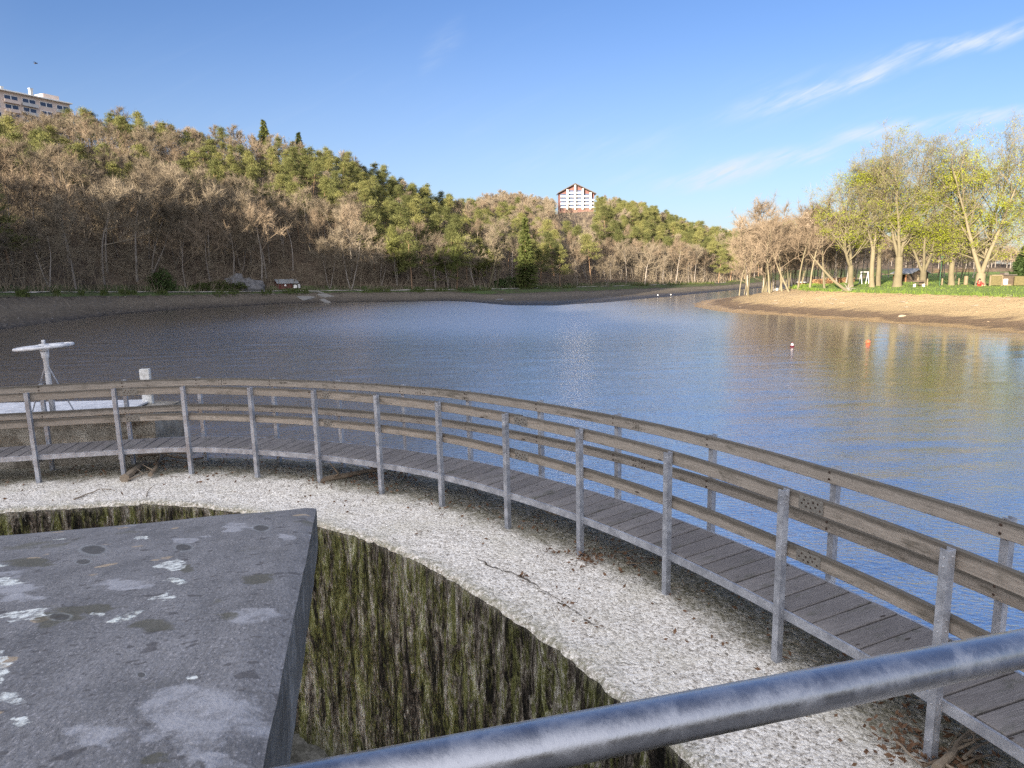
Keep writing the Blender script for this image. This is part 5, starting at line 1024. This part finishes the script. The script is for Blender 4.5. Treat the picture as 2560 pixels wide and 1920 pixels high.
# castle ruin
YC = 548; c = at(1752, 474, YC); cs = thing('castle_ruin', c, 'pale castle ruin with a pointed tower on the hilltop above the alders', 'castle')
mb = MB(); X, Zz = np.meshgrid(np.linspace(-9, 6, 26), np.linspace(-12, 2.2, 22), indexing='ij'); top = 2.2+2.5*np.clip(vn(X*0.4, 0, 1), -0.4, 0.5); Zz = np.minimum(Zz, top)
Yd = -3-1.2*(2.2-Zz)*0.25+1.6*fbm(X*0.45, Zz*0.45, 2, 3); mb.add(c+np.stack([X, Yd, Zz], -1).reshape(-1, 3), grid_faces(26, 22)[:, ::-1]); mb.box(c+[-1.5, 2, -4], (14.5, 7, 11)); obj('rock', mb, M_PALEROCK, cs)
mb = MB(); mb.lathe([(2.1, -1), (2.0, 3.2), (2.2, 3.4)], c+[3.0, 0, 0], 14); obj('tower', mb, M_PALEROCK, cs); mb = MB(); mb.lathe([(2.4, 3.3), (0.05, 8.2)], c+[3.0, 0, 0], 14); obj('roof', mb, M_DARKROOF, cs)
mb = MB(); gwall(mb, c+[-3.5, 1, 1.5], np.eye(3), 4, 4, 2.4, 4.2); obj('wall', mb, M_PALEROCK, cs)
# red hut by the far path
cn = onter(601, 625.5); Y = cn[1]; s = PXM(Y); a = 0.72; gx_ = np.array([-math.cos(a), math.sin(a), 0]); sx_ = np.array([math.sin(0.95), math.cos(0.95), 0]); 
ax = yaw(0.62); Wg = 27*s/0.83; Ls_ = 17*s/0.78+0.9; he, hr_ = 13.5*s, 21*s
hc = cn+ax[0]*(Ls_/2)+ax[1]*(Wg/2); hut = thing('red_hut', hc, 'small dark red wooden hut with grey sheet roof beside the far path', 'hut')
mb = MB(); gwall(mb, hc, ax, Ls_, Wg, he, hr_); obj('wall', mb, M_REDWOOD, hut)
mb = MB(); gable(mb, hc+ax[0]*0.55, ax, Ls_+1.5, Wg, he, hr_, 0.25, 0.07); obj('roof', mb, M_GREYROOF, hut)
mb = MB(); th = np.arange(14)*6.283/14; mb.prism(np.stack([np.cos(th)*0.2, np.sin(th)*0.2], 1), 0, 0.03, hc-ax[1]*(Wg/2+0.03)+np.array([0, 0, he*0.66])-ax[0]*0.0, np.array([ax[0], ax[2], -ax[1]])); obj('round_sign', mb, M_WPAINT, hut)
mb = MB(); mb.box(hc-ax[1]*(Wg/2)+ax[0]*(Ls_/2+0.85)+[0, 0, he/2-0.1], (0.08, 0.08, he+0.1)); obj('porch_post', mb, M_CBARK, hut)
mb = MB(); mb.box(hc-ax[0]*(Ls_/2+0.02)+[0, 0, he*0.42], (0.05, 0.75, he*0.9), ax); obj('door', mb, M_DARKWOOD, hut)
for (u0, u1, v0, v1, m, lab) in [(635, 641.5, 618, 626, M_WPAINT, 'blank looking white notice board beside the red hut'), (644, 649, 616.5, 626, M_BAND, 'taller greyish notice board right of the white board')]:
    p = onter((u0+u1)/2, v1+0.5); s = PXM(p[1]); nbt = thing('notice_board', p, lab, 'sign'); w_, h_ = (u1-u0)*s, (v1-v0)*s
    mb = MB(); mb.box(p+[0, 0, 0.35+h_/2], (w_, 0.06, h_-0.1)); obj('panel', mb, m, nbt); mb = MB(); [mb.box(p+[q*w_*0.4, 0.06, 0.3+h_*0.35], (0.06, 0.06, h_*0.9+0.6)) for q in (-1, 1)]; obj('posts', mb, M_DARKWOOD, nbt)
def lump(c, size, mat, name, label, cat, seed, n=(26, 16), rough=0.35):
    th = np.linspace(0, 2*math.pi, n[0]+1)[:-1]; ph = np.linspace(-0.35, 1.5708, n[1]); T, Pp = np.meshgrid(th, ph, indexing='ij'); d = np.stack([np.cos(T)*np.cos(Pp), np.sin(T)*np.cos(Pp), np.sin(Pp)], -1)
    r = 1+rough*2*fbm(d[..., 0]*1.7+seed, d[..., 1]*1.7, d[..., 2]*1.7, 4); V = (d*r[..., None]*np.asarray(size)).reshape(-1, 3); a_, b_ = n; i = np.arange(a_)[:, None]; j = np.arange(b_-1)[None]
    F = np.stack([(i*b_+j).ravel(), (((i+1) % a_)*b_+j).ravel(), (((i+1) % a_)*b_+j+1).ravel(), (i*b_+j+1).ravel()], 1); mb = MB(); mb.add(np.asarray(c)+V, F); o = obj(name, mb, mat, org=c); return tag(o, label, cat)
lump(onter(543, 623), (2.4, 1.5, 1.75), M_ROCK, 'rock_outcrop', 'bluish grey rock outcrop left of the red hut', 'rock', 1.0)
lump(onter(500, 624)+[0, 3, 0], (3.2, 2, 2.6), M_ROCK, 'rock_outcrop', 'larger mossy rock outcrop further left behind the low shrubs', 'rock', 4.0)
lump(onter(1949, 684), (0.42, 0.3, 0.20), simple('pale_boulder', (0.28, 0.22, 0.155), 0.95, 0.2, 3.0), 'boulder', 'single pale boulder lying on the sandy right beach', 'boulder', 7.0, (16, 9), 0.15)
mb = MB()
for k in range(380):
    if k < 46: p = onter(rng.uniform(1560, 2212), rng.uniform(645, 700))
    else: p = onter(rng.uniform(0, 1000), rng.uniform(634, 700))
    if p[2] < 0.1: continue
    s = 0.04+0.12*rng.random()**3; mb.box(p, (s*2, s*1.4, s), yaw(rng.random()*3), 0 if k < 46 else 1, bev=s*0.3)
tag(obj('beach_stones', mb, [simple('beach_pebble', (0.24, 0.185, 0.125), 0.95, 0.3, 3.0), M_ROCK]), 'small pale stones scattered on the bare banks', 'stones', kind='stuff')
mb = MB(); P, D = [], []
for k in range(420):
    p = onter(rng.uniform(0, 1000), rng.uniform(632, 690)) if k < 300 else onter(rng.uniform(1580, 2212), rng.uniform(636, 665))
    if p[2] > 0.15: P.append(p+[0, 0, 0.04]); D.append([rng.normal(), rng.normal(), 0.12*rng.normal()])
n = len(P); slivers(mb, np.array(P), nrm(np.array(D)), 0.5+1.6*rng.random(n)**2, 0.025+0.03*rng.random(n), 0); tag(obj('bank_debris', mb, [M_BARK]), 'washed up sticks strewn along the bare banks', 'driftwood', kind='stuff')
# broken concrete slabs of the old boat ramp
for (poly, lab) in [([(640, 641), (668, 639.5), (682, 643), (655, 650)], 'broken pale concrete slab on the bank below the notice boards'), ([(668, 630.5), (690, 630), (722, 641), (700, 643)], 'long sloping concrete slab running down from the path'), ([(690, 648), (700, 646), (715, 654), (704, 655)], 'lowest small concrete slab near the far waterline')]:
    P = np.array([onter(u, v) for u, v in poly]); c = P.mean(0); V = np.concatenate([P-[0, 0, 0.15], P+[0, 0, 0.10]]); mb = MB(); mb.add(V, [[3, 2, 1, 0], [4, 5, 6, 7], [0, 1, 5, 4], [1, 2, 6, 5], [2, 3, 7, 6], [3, 0, 4, 7]])
    tag(obj('concrete_slab', mb, simple('old_slab', (0.17, 0.165, 0.155), 0.95, 0.2, 1.5), org=c), lab, 'slab')
# dead snags
for (ub, vb, ut, vt, r, lab, bushy) in [(1055.5, 620, 1074, 549, 0.20, 'tall pale dead snag leaning right with a broken bushy top', 1), (1074, 621, 1077, 577, 0.16, 'shorter pale dead stump trunk beside the leaning snag', 0)]:
    b0 = onter(ub, vb); Y = b0[1]; tpt = at(ut, vt, Y); sg = thing('dead_snag', b0, lab, 'dead tree'); mid = (b0+tpt)/2+[0.1, 0, 0]; q = b0+(tpt-b0)*0.78
    mb = MB(); mb.tube([b0-[0, 0, 0.2], mid, q, tpt], [r*1.2, r, r*0.8, r*0.4], 7); obj('trunk', mb, M_CBARK, sg)
    mb = MB(); out = []
    for k in range(9 if bushy else 4):
        f = 0.72+0.28*rng.random(); a = rng.random()*6.28; p = b0+(tpt-b0)*f; grow(mb, p, nrm(np.array([math.cos(a), math.sin(a), 0.5])), 2.2 if bushy else 1.0, 0.09, 2, 3, out, 0.1, 0.25, (3, 3, 3, 3), (0.7, 0.7, 0.8, 0.8), 0.6, 0.2, (5, 5, 4, 4))
    twigs_from(mb, out, 8, 0.8, 0.05); obj('crown', mb, M_CBARK, sg)

# ------------------------------------------------------------------ things in the park
Y = 122; c = onter(1968, 609.5); c = np.array([ray(1966, 600)[0]*Y, Y, float(hgt(ray(1966, 600)[0]*Y, Y))]); s = PXM(Y); ax = yaw(math.pi/2+0.12); shd = thing('wooden_shed', c, 'dark wooden shed with a shallow gable and open orange lean-to between the chestnuts', 'shed')
W_ = 40*s; he, hr_ = 19*s, 28*s
mb = MB(); gwall(mb, c, ax, 4.5, W_, he, hr_); obj('wall', mb, M_DARKWOOD, shd); mb = MB(); gable(mb, c, ax, 5.4, W_, he, hr_, 0.3, 0.09); obj('roof', mb, M_GREYROOF, shd)
mb = MB(); mb.box(c+[0.3, -2.33, he*0.42], (0.9, 0.06, he*0.84)); obj('door', mb, M_LIGHTWOOD, shd)
mb = MB(); mb.box(c+[-W_/2-1.0, -0.4, 17*s], (2.3, 3.6, 0.12)); obj('lean_to_roof', mb, M_CBARK, shd)
for dx in (-1.9, -0.2): mb = MB(); mb.box(c+[-W_/2+dx, -1.9, 8*s], (0.14, 0.14, 17*s)); obj('lean_to_post', mb, M_ORANGE, shd)
mb = MB(); mb.box(c+[-W_/2-0.5, 0.3, 6*s], (1.2, 0.08, 12*s)); obj('lean_to_wall', mb, M_ORANGE, shd)
c = np.array([ray(1732, 600)[0]*135, 135, 0]); c[2] = float(hgt(c[0], 135)); s = PXM(135); kk = thing('kiosk', c, 'small orange kiosk with a white roof behind the bare alders', 'kiosk'); mb = MB(); mb.box(c+[0, 0, 5.5*s], (11*s, 1.2, 11*s)); obj('wall', mb, M_ORANGE, kk); mb = MB(); mb.box(c+[0, 0, 11.8*s], (14*s, 1.7, 2.2*s), bev=0.04); obj('roof', mb, M_WPAINT, kk); mb = MB(); mb.box(c+[0, -0.62, 6.5*s], (6*s, 0.05, 4*s)); obj('hatch', mb, M_DARKWOOD, kk)
for (u, lab) in [(1675, 'small white tent at the far side of the park, the left one'), (1684, 'small white tent beside the other one, nearer the slanting alder')]:
    c = np.array([ray(u, 600)[0]*150, 150, 0]); c[2] = float(hgt(c[0], 150)); mb = MB(); gwall(mb, c, yaw(0.4), 1.5, 1.1, 0.25, 0.85); gable(mb, c, yaw(0.4), 1.6, 1.1, 0.25, 0.86, 0.1, 0.03); tag(obj('white_tent', mb, M_BAND, org=c), lab, 'tent')
p = at(1866, 612, 112); c = np.array([p[0], 112, float(hgt(p[0], 112))]); mb = MB()
for q in (-0.55, 0.55):
    mb.tube([c+[q, -0.5, 0], c+[q, 0, 1.9]], 0.05, 6); mb.tube([c+[q, 0.5, 0], c+[q, 0, 1.9]], 0.05, 6)
mb.tube([c+[-0.65, 0, 1.9], c+[0.65, 0, 1.9]], 0.05, 6); tag(obj('swing_frame', mb, M_BAND, org=c), 'white swing frame on the lawn left of the slim chestnut', 'swing')
M_HEDGE = vary('rusty_beech_leaves', [(0.12, 0.065, 0.035), (0.18, 0.10, 0.055), (0.24, 0.15, 0.085)], 0.8, 0.9)
mb = MB(); n = 3600; u = rng.uniform(1758, 1842, n); x = np.array([ray(q, 600)[0] for q in u])*127; P = np.stack([x, 127+rng.normal(size=n)*0.4, hgt(x, 127+0*x)+rng.random(n)*0.85], 1); leaves(mb, P, 0.10+0.08*rng.random(n)); hg = obj('beech_hedge', mb, M_HEDGE, org=P.mean(0)*[1, 1, 0]+[0, 0, P[:, 2].min()]); tag(hg, 'low rust coloured hedge behind the leaning alders', 'hedge')
def bollard(u, Y, w_, h_, lab):
    x = ray(u, 600)[0]*Y; c = np.array([x, Y, float(hgt(x, Y))]); mb = MB(); mb.tube([c-[0, 0, 0.1], c+[0, 0, h_*0.94], c+[0, 0, h_]], [w_, w_*0.95, w_*0.7], 8); tag(obj('fence_post', mb, M_LIGHTWOOD, org=c), lab, 'post', 'low wooden posts along the lawn')
for u, w_, h_, lab in [(2004, 0.10, 0.95, 'low wooden post just right of the low forking chestnut'), (2036, 0.11, 0.9, 'low wooden post left of the straight chestnut, by the green pole'), (2072, 0.10, 0.9, 'thin low wooden post right of the straight chestnut'), (2087, 0.26, 1.2, 'thick wooden stump post, widest of the low posts')]: bollard(u, 97, w_, h_, lab)
x = ray(2031, 600)[0]*96; c = np.array([x, 96, float(hgt(x, 96))]); mb = MB(); mb.tube([c, c+[0, 0, 3.7]], 0.035, 6); mb.lathe([(0.02, 3.7), (0.16, 3.78), (0.16, 3.95), (0.02, 4.02)], c, 10); tag(obj('lamp_pole', mb, simple('green_pole_paint', (0.03, 0.09, 0.05), 0.5), org=c), 'thin dark green pole standing on the lawn', 'pole')
c = onter(1985, 620); bn = thing('bench', c, 'dark wooden bench with pale legs on the bank edge below the shed', 'bench'); mb = MB(); mb.box(c+[0, 0, 0.45], (1.6, 0.4, 0.07)); mb.box(c+[0, 0.22, 0.75], (1.6, 0.06, 0.22)); obj('seat', mb, M_DARKWOOD, bn)
for q in (-0.6, 0.6): mb = MB(); mb.box(c+[q, 0.03, 0.2], (0.12, 0.36, 0.44)); obj('leg', mb, M_WPAINT, bn)
# straw screens and booth on the far right
Y = 90.5; s = PXM(Y)
def scr(u0, u1, h, lab, fr):
    x0, x1 = ray(u0, 600)[0]*Y, ray(u1, 600)[0]*Y; c = np.array([(x0+x1)/2, Y, float(hgt((x0+x1)/2, Y))]); t_ = thing('straw_screen', c, lab, 'screen'); w_ = x1-x0; mb = MB(); mb.box(c+[0, 0, h/2], (w_-0.2, 0.08, h-0.1)); obj('panel', mb, M_STRAW, t_)
    if fr:
        mb = MB(); mb.box(c+[0, -0.02, h], (w_+0.04, 0.16, 0.12)); [mb.box(c+[q*w_/2, -0.02, h/2], (0.12, 0.16, h+0.1)) for q in (-1, 1)]; obj('frame', mb, M_LIGHTWOOD, t_)
M_STRAW = simple('straw_matting', (0.085, 0.072, 0.032), 0.95, 0.35, 7.0)
scr(2139, 2165, 22*s, 'framed straw screen panel left of the dark booth', True); scr(2190, 2255, 21*s, 'straw screen running out of the picture right of the dark booth', False)
x = ray(2177, 600)[0]*(Y+0.6); c = np.array([x, Y+0.6, float(hgt(x, Y+0.6))]); bo = thing('booth', c, 'small dark booth with a pale window between the straw screens', 'booth'); mb = MB(); mb.box(c+[0.1, 0.5, 11*s], (24*s, 1.2, 22*s)); obj('wall', mb, M_DARKWOOD, bo); mb = MB(); mb.box(c+[-0.33, -0.13, 8.5*s], (9*s, 0.05, 12*s)); obj('window', mb, M_BAND, bo); mb = MB(); mb.box(c+[0.0, 0.4, 23*s], (28*s, 1.8, 0.1)); mb.box(c+[-0.1, 0.6, 25.5*s], (9*s, 0.9, 5*s)); obj('roof', mb, M_DARKROOF, bo)
mb = MB(); mb.box(c+[-0.2, -0.25, 0.1], (16*s, 0.3, 0.18)); obj('step', mb, M_LIGHTWOOD, bo)
# person in red sitting against the big chestnut
x = ray(2117.5, 600)[0]*91.2; c = np.array([x, 91.2, float(hgt(x, 91.2))]); pe = thing('person', c, 'person in a red jacket with dark hair sitting against the tallest chestnut', 'person')
def skin(name, verts, edges, rad, mats, par, facemat=None):
    me = bpy.data.meshes.new(name); me.from_pydata([tuple(v) for v in verts], edges, []); o = bpy.data.objects.new(name, me); COL.objects.link(o); o.parent = par; ORG[o.name] = ORG[par.name]
    md = o.modifiers.new('skin', 'SKIN'); 
    for i, r in enumerate(rad): sv = me.skin_vertices[0].data[i]; sv.radius = (r, r); sv.use_root = (i == 0)
    o.modifiers.new('sub', 'SUBSURF').levels = 1; o.modifiers['sub'].render_levels = 1
    for m in mats: me.materials.append(m)
    return o
J = [(0, 0, 0.12), (0, 0.06, 0.35), (0, 0.1, 0.55), (0, 0.08, 0.66), (0, 0.04, 0.80), (-0.09, -0.02, 0.12), (-0.13, -0.42, 0.42), (-0.14, -0.70, 0.05), (-0.14, -0.88, 0.06), (0.09, -0.02, 0.12), (0.13, -0.42, 0.42), (0.14, -0.70, 0.05), (0.14, -0.88, 0.06), (-0.2, 0.06, 0.55), (-0.24, -0.12, 0.33), (-0.14, -0.34, 0.42), (0.2, 0.06, 0.55), (0.24, -0.12, 0.33), (0.14, -0.34, 0.42)]
Ed = [(0, 1), (1, 2), (2, 3), (3, 4), (0, 5), (5, 6), (6, 7), (7, 8), (0, 9), (9, 10), (10, 11), (11, 12), (2, 13), (13, 14), (14, 15), (2, 16), (16, 17), (17, 18)]
M_SKIN = simple('skin_tone', (0.45, 0.27, 0.19), 0.6, 0.05); M_RED = simple('red_cloth', (0.55, 0.03, 0.025), 0.85, 0.1); M_HAIR = simple('dark_hair', (0.02, 0.015, 0.013), 0.6, 0.1)
skin('body', J, Ed, [0.14, 0.13, 0.12, 0.06, 0.10, 0.10, 0.075, 0.055, 0.045, 0.10, 0.075, 0.055, 0.045, 0.07, 0.05, 0.04, 0.07, 0.05, 0.04], [M_SKIN], pe)
jj = [0, 1, 2, 13, 14, 16, 17]; skin('jacket', [J[i] for i in jj], [(0, 1), (1, 2), (2, 3), (3, 4), (2, 5), (5, 6)], [0.17, 0.165, 0.15, 0.09, 0.07, 0.09, 0.07], [M_RED], pe)
jj = [0, 5, 6, 7, 9, 10, 11]; skin('trousers', [J[i] for i in jj], [(0, 1), (1, 2), (2, 3), (0, 4), (4, 5), (5, 6)], [0.155, 0.115, 0.09, 0.07, 0.115, 0.09, 0.07], [M_RED], pe)
mb = MB(); mb.lathe([(0.0, 0.15), (0.08, 0.13), (0.125, 0.06), (0.13, -0.04), (0.10, -0.14), (0.0, -0.16)], c+[0, 0.075, 0.84], 12); obj('hair', mb, M_HAIR, pe, smooth=True)
# buoys
c = onz(1875, 741.5, 0); r = 4.8*PXM(c[1]); ob = thing('round_buoy', c, 'round orange buoy floating off the sandy bank', 'buoy'); mb = MB(); a = np.linspace(-1.45, 1.5, 12); mb.lathe(np.stack([np.cos(a)*r, np.sin(a)*r+r*0.62], 1), c, 20); obj('float', mb, simple('orange_plastic', (0.72, 0.16, 0.07), 0.5, 0.1), ob, smooth=True); mb = MB(); mb.lathe([(r*0.18, r*1.58), (r*0.18, r*1.75), (0.01, r*1.78)], c, 10); obj('eye', mb, M_DARKROOF, ob)
c = onz(1711, 749.5, 0); s = PXM(c[1]); cb = thing('cone_buoy', c, 'small dark red cone buoy with a white band left of the orange buoy', 'buoy'); M_DRED = simple('dark_red_plastic', (0.16, 0.02, 0.03), 0.5, 0.1)
mb = MB(); mb.lathe([(0.01, -0.1), (4.2*s, -0.05), (4.4*s, 1.6*s), (3.2*s, 3.6*s)], c, 16); obj('float', mb, M_DRED, cb); mb = MB(); mb.lathe([(3.2*s, 3.6*s), (1.7*s, 8.2*s)], c, 16); obj('band', mb, M_WPAINT, cb); mb = MB(); mb.lathe([(1.7*s, 8.2*s), (1.2*s, 10.2*s), (0.01, 10.4*s)], c, 12); obj('tip', mb, M_DRED, cb)
for u, v, lab in [(1421, 638.5, 'small white buoy near the far mud flats, the left one'), (1449, 637.5, 'small white buoy near the far mud flats, the right one')]:
    c = onz(u, v, 0); r = 0.11; mb = MB(); a = np.linspace(-1.3, 1.57, 8); mb.lathe(np.stack([np.cos(a)*r, np.sin(a)*r+0.1], 1), c, 12); tag(obj('white_buoy', mb, M_WPAINT, org=c), lab, 'buoy')
# bird
c = at(77.5, 137, 70); s = PXM(70); bd = thing('bird', c, 'tiny dark bird flying high above the left ridge', 'bird'); skin('body', [(0, 0, 0), (0.16, 0, 0.03), (-0.2, 0, 0.0), (0.02, -0.16, 0.09), (-0.05, -0.34, 0.03), (0.02, 0.16, 0.09), (-0.05, 0.34, 0.03)], [(0, 1), (0, 2), (0, 3), (3, 4), (0, 5), (5, 6)], [0.055, 0.035, 0.03, 0.03, 0.012, 0.03, 0.012], [M_HAIR], bd)

# ------------------------------------------------------------------ far woods
mb = MB(); n = 420; a = rng.uniform(0.36, 0.98, n); yb, yr = np.interp(a, ta, t_yb), np.interp(a, ta, t_yr); sv = rng.uniform(0.02, 1.06, n)
y = yb+3.5+(yr-yb)*sv; x = a*y
for i in range(n):
    if abs(x[i]-cs.location.x) < 9 and y[i] < YC+4 and y[i] > YC-40: continue
    z = float(hgt(x[i], y[i])); k = 110; h = 8+4*rng.random(); w_ = 3.2+1.2*rng.random(); m = 1 if rng.random() < 0.22 else 0
    mb.tube([[x[i], y[i], z-0.3], [x[i], y[i], z+h*0.8]], [0.2, 0.06], 4, 2, False); P = nrm(rng.normal(size=(k, 3)))*rng.random((k, 1))**0.4*[w_, w_, h*0.42]+[x[i], y[i], z+h*0.6]
    slivers(mb, P, nrm(rng.normal(size=(k, 3))+[0, 0, 0.9]), 1.2+1.3*rng.random(k), 0.12+0.1*rng.random(k), m)
tag(obj('far_woods', mb, [M_TWIGR, M_NEED, M_BARK]), 'brown and green woods on the low far hills behind the park', 'woods', kind='stuff')

# ------------------------------------------------------------------ driftwood and leaves on the dam crest
M_DRIFT = vary('grey_driftwood', [(0.12, 0.09, 0.065), (0.22, 0.175, 0.13), (0.33, 0.275, 0.21)], 3.0)
def dp(X, Y_, zoom, h=0.03):
    x0, y0, sc = zoom; r = nray((x0+X/sc)/1.15732, (y0+Y_/sc)/1.15732); return near(r*((ZG+h)/r[2]))
ZE, ZF, Z8, ZH = (0, 820, 3.319), (600, 900, 2.765), (2100, 1600, 4.809), (1240, 1000, 2.765)
def drift(pts, zoom, r, lab, side=0, h=0.04):
    P = [dp(a, b, zoom, h) for a, b in pts]; P = np.array(P); tt_ = np.linspace(0, len(P)-1, len(P)*4); Pi = np.stack([np.interp(tt_, np.arange(len(P)), P[:, i]) for i in range(3)], 1); Pi += 0.018*np.stack([vn(tt_*1.3, 0*tt_+i*3, r*90) for i in range(3)], 1)
    mb = MB(); mb.tube(Pi, r*(1-0.5*np.linspace(0, 1, len(Pi)))*(1+0.25*vn(tt_*2, 0*tt_, 5)), 7)
    for k in range(side):
        i = rng.integers(2, len(Pi)-2); d = nrm(rng.normal(size=3)*[1, 1, 0.25]+[0, 0, 0.15]); mb.tube([Pi[i], Pi[i]+d*0.16, Pi[i]+nrm(d+rng.normal(size=3)*0.4)*0.34+d*0.02], [r*0.45, r*0.3, r*0.12], 5)
    return tag(obj('driftwood', mb, M_DRIFT, org=P[0]), lab, 'driftwood', 'driftwood on the dam crest')
drift([(540, 838), (640, 815), (760, 795), (880, 768), (1000, 755), (1100, 748)], ZF, 0.055, 'long grey driftwood log lying under the middle of the footbridge', 3)
drift([(1035, 1248), (1100, 1190), (1195, 1110)], ZE, 0.075, 'thick short driftwood log leaning at the second steel post', 0, 0.06)
drift([(1250, 1220), (1290, 1165), (1320, 1100), (1335, 1060)], ZE, 0.038, 'pale curved driftwood branch beside the thick log', 2, 0.08)
drift([(1300, 1110), (1380, 1050), (1470, 1075), (1600, 1090), (1700, 1075)], ZE, 0.028, 'forked thin driftwood branch reaching to the third post', 5, 0.06)
drift([(1050, 1262), (1170, 1220), (1250, 1185)], ZE, 0.016, 'thin dark stick in front of the thick log', 1)
drift([(1180, 1060), (1260, 1050), (1420, 1030), (1560, 1045)], ZE, 0.03, 'brown driftwood branch at the back of the pile', 5, 0.1)
drift([(610, 1420), (690, 1392), (760, 1368), (825, 1340), (930, 1335)], ZE, 0.012, 'dark forked twig lying alone on the pale crest', 1, 0.02)
drift([(1215, 1400), (1228, 1355), (1290, 1300)], ZE, 0.007, 'thin curved twig right of the dark forked twig', 0, 0.015)
drift([(1180, 1560), (1330, 1400), (1410, 1260), (1590, 1090)], Z8, 0.032, 'curved mossy driftwood branch beside the last post near the handrail', 3, 0.05)
drift([(690, 1230), (760, 1300), (870, 1410), (990, 1530)], Z8, 0.012, 'thin pale stick left of the last post', 0)
drift([(1000, 1512), (1130, 1470), (1240, 1440), (1330, 1400)], Z8, 0.014, 'thin stick crossing the foot of the last post', 1)
drift([(1500, 1420), (1600, 1310), (1800, 1220)], Z8, 0.014, 'dark twig under the deck edge near the handrail', 2, 0.06)
drift([(1430, 1520), (1600, 1440), (1850, 1380)], Z8, 0.012, 'lowest dark twig under the deck by the handrail', 2, 0.04)
drift([(840, 1053), (920, 1045), (1010, 1030)], ZH, 0.010, 'short pale stick under the deck near the tallest looking posts', 0)
drift([(320, 745), (345, 770), (400, 790), (450, 800)], ZH, 0.016, 'small dark root under the deck between two posts', 3, 0.05)
drift([(900, 1130), (980, 1130), (1080, 1110)], ZH, 0.010, 'thin brown twig with dead leaves under the deck', 3)
mb = MB(); P = []
for (cx_, cy_, n, s, zm) in [(640, 1100, 60, 0.13, ZH), (590, 1070, 40, 0.10, ZH), (960, 1120, 30, 0.16, ZH), (860, 1000, 25, 0.3, ZH), (400, 1055, 10, 0.06, ZH), (1160, 1050, 45, 0.18, ZE), (1400, 1090, 60, 0.3, ZE), (520, 850, 25, 0.12, ZF), (900, 790, 60, 0.25, ZF), (1180, 800, 40, 0.2, ZF), (1000, 910, 6, 0.08, ZF), (1420, 1010, 8, 0.06, ZF), (1240, 1180, 4, 0.06, ZF), (760, 1230, 50, 0.16, Z8), (1100, 1380, 60, 0.12, Z8), (1330, 1430, 60, 0.16, Z8), (700, 900, 40, 0.2, Z8), (560, 1450, 20, 0.12, Z8), (180, 1210, 12, 0.05, ZH), (470, 1410, 8, 0.12, ZH), (650, 1540, 8, 0.10, ZH)]:
    c = dp(cx_, cy_, zm, 0.02); P.append(c+rng.normal(size=(n, 3))*[s, s, 0.012]+[0, 0, 0.012])
Lq = rng.uniform(LPOST[0], LPOST[-1], 700); oq = rng.normal(0.40, 0.33, 700); P.append(P3(Lq, oq, ZG+0.03)); Lq = rng.uniform(LPOST[0], LPOST[-1], 90); P.append(P3(Lq, rng.uniform(-1.2, 0, 90), ZG+0.03))
P = np.concatenate(P); leaves(mb, P, 0.018+0.022*rng.random(len(P)), 0, 0.75)
n = 700; Lq = rng.uniform(LPOST[0], LPOST[-1], n); oq = rng.normal(0.45, 0.28, n); Pq = P3(Lq, oq, ZG+0.035); slivers(mb, Pq, nrm(rng.normal(size=(n, 3))*[1, 1, 0.15]), 0.06+0.16*rng.random(n), 0.003+0.003*rng.random(n), 1)
tag(obj('dead_leaves', mb, [vary('dead_brown_leaves', [(0.07, 0.04, 0.025), (0.125, 0.07, 0.042), (0.21, 0.135, 0.085)], 20), M_DRIFT]), 'dead brown leaves and fine twigs littered on the dam crest', 'leaf litter', kind='stuff')

# drop whatever kind of tree was never planted, and say what each tree is
for o in list(SC.objects):
    if o.type == 'EMPTY' and o.name.split('.')[0].endswith('_tree'):
        if not o.get('label'):
            for ch in list(o.children): bpy.data.objects.remove(ch)
            bpy.data.objects.remove(o)
        else: o['category'] = o.name.split('.')[0].replace('_', ' ')
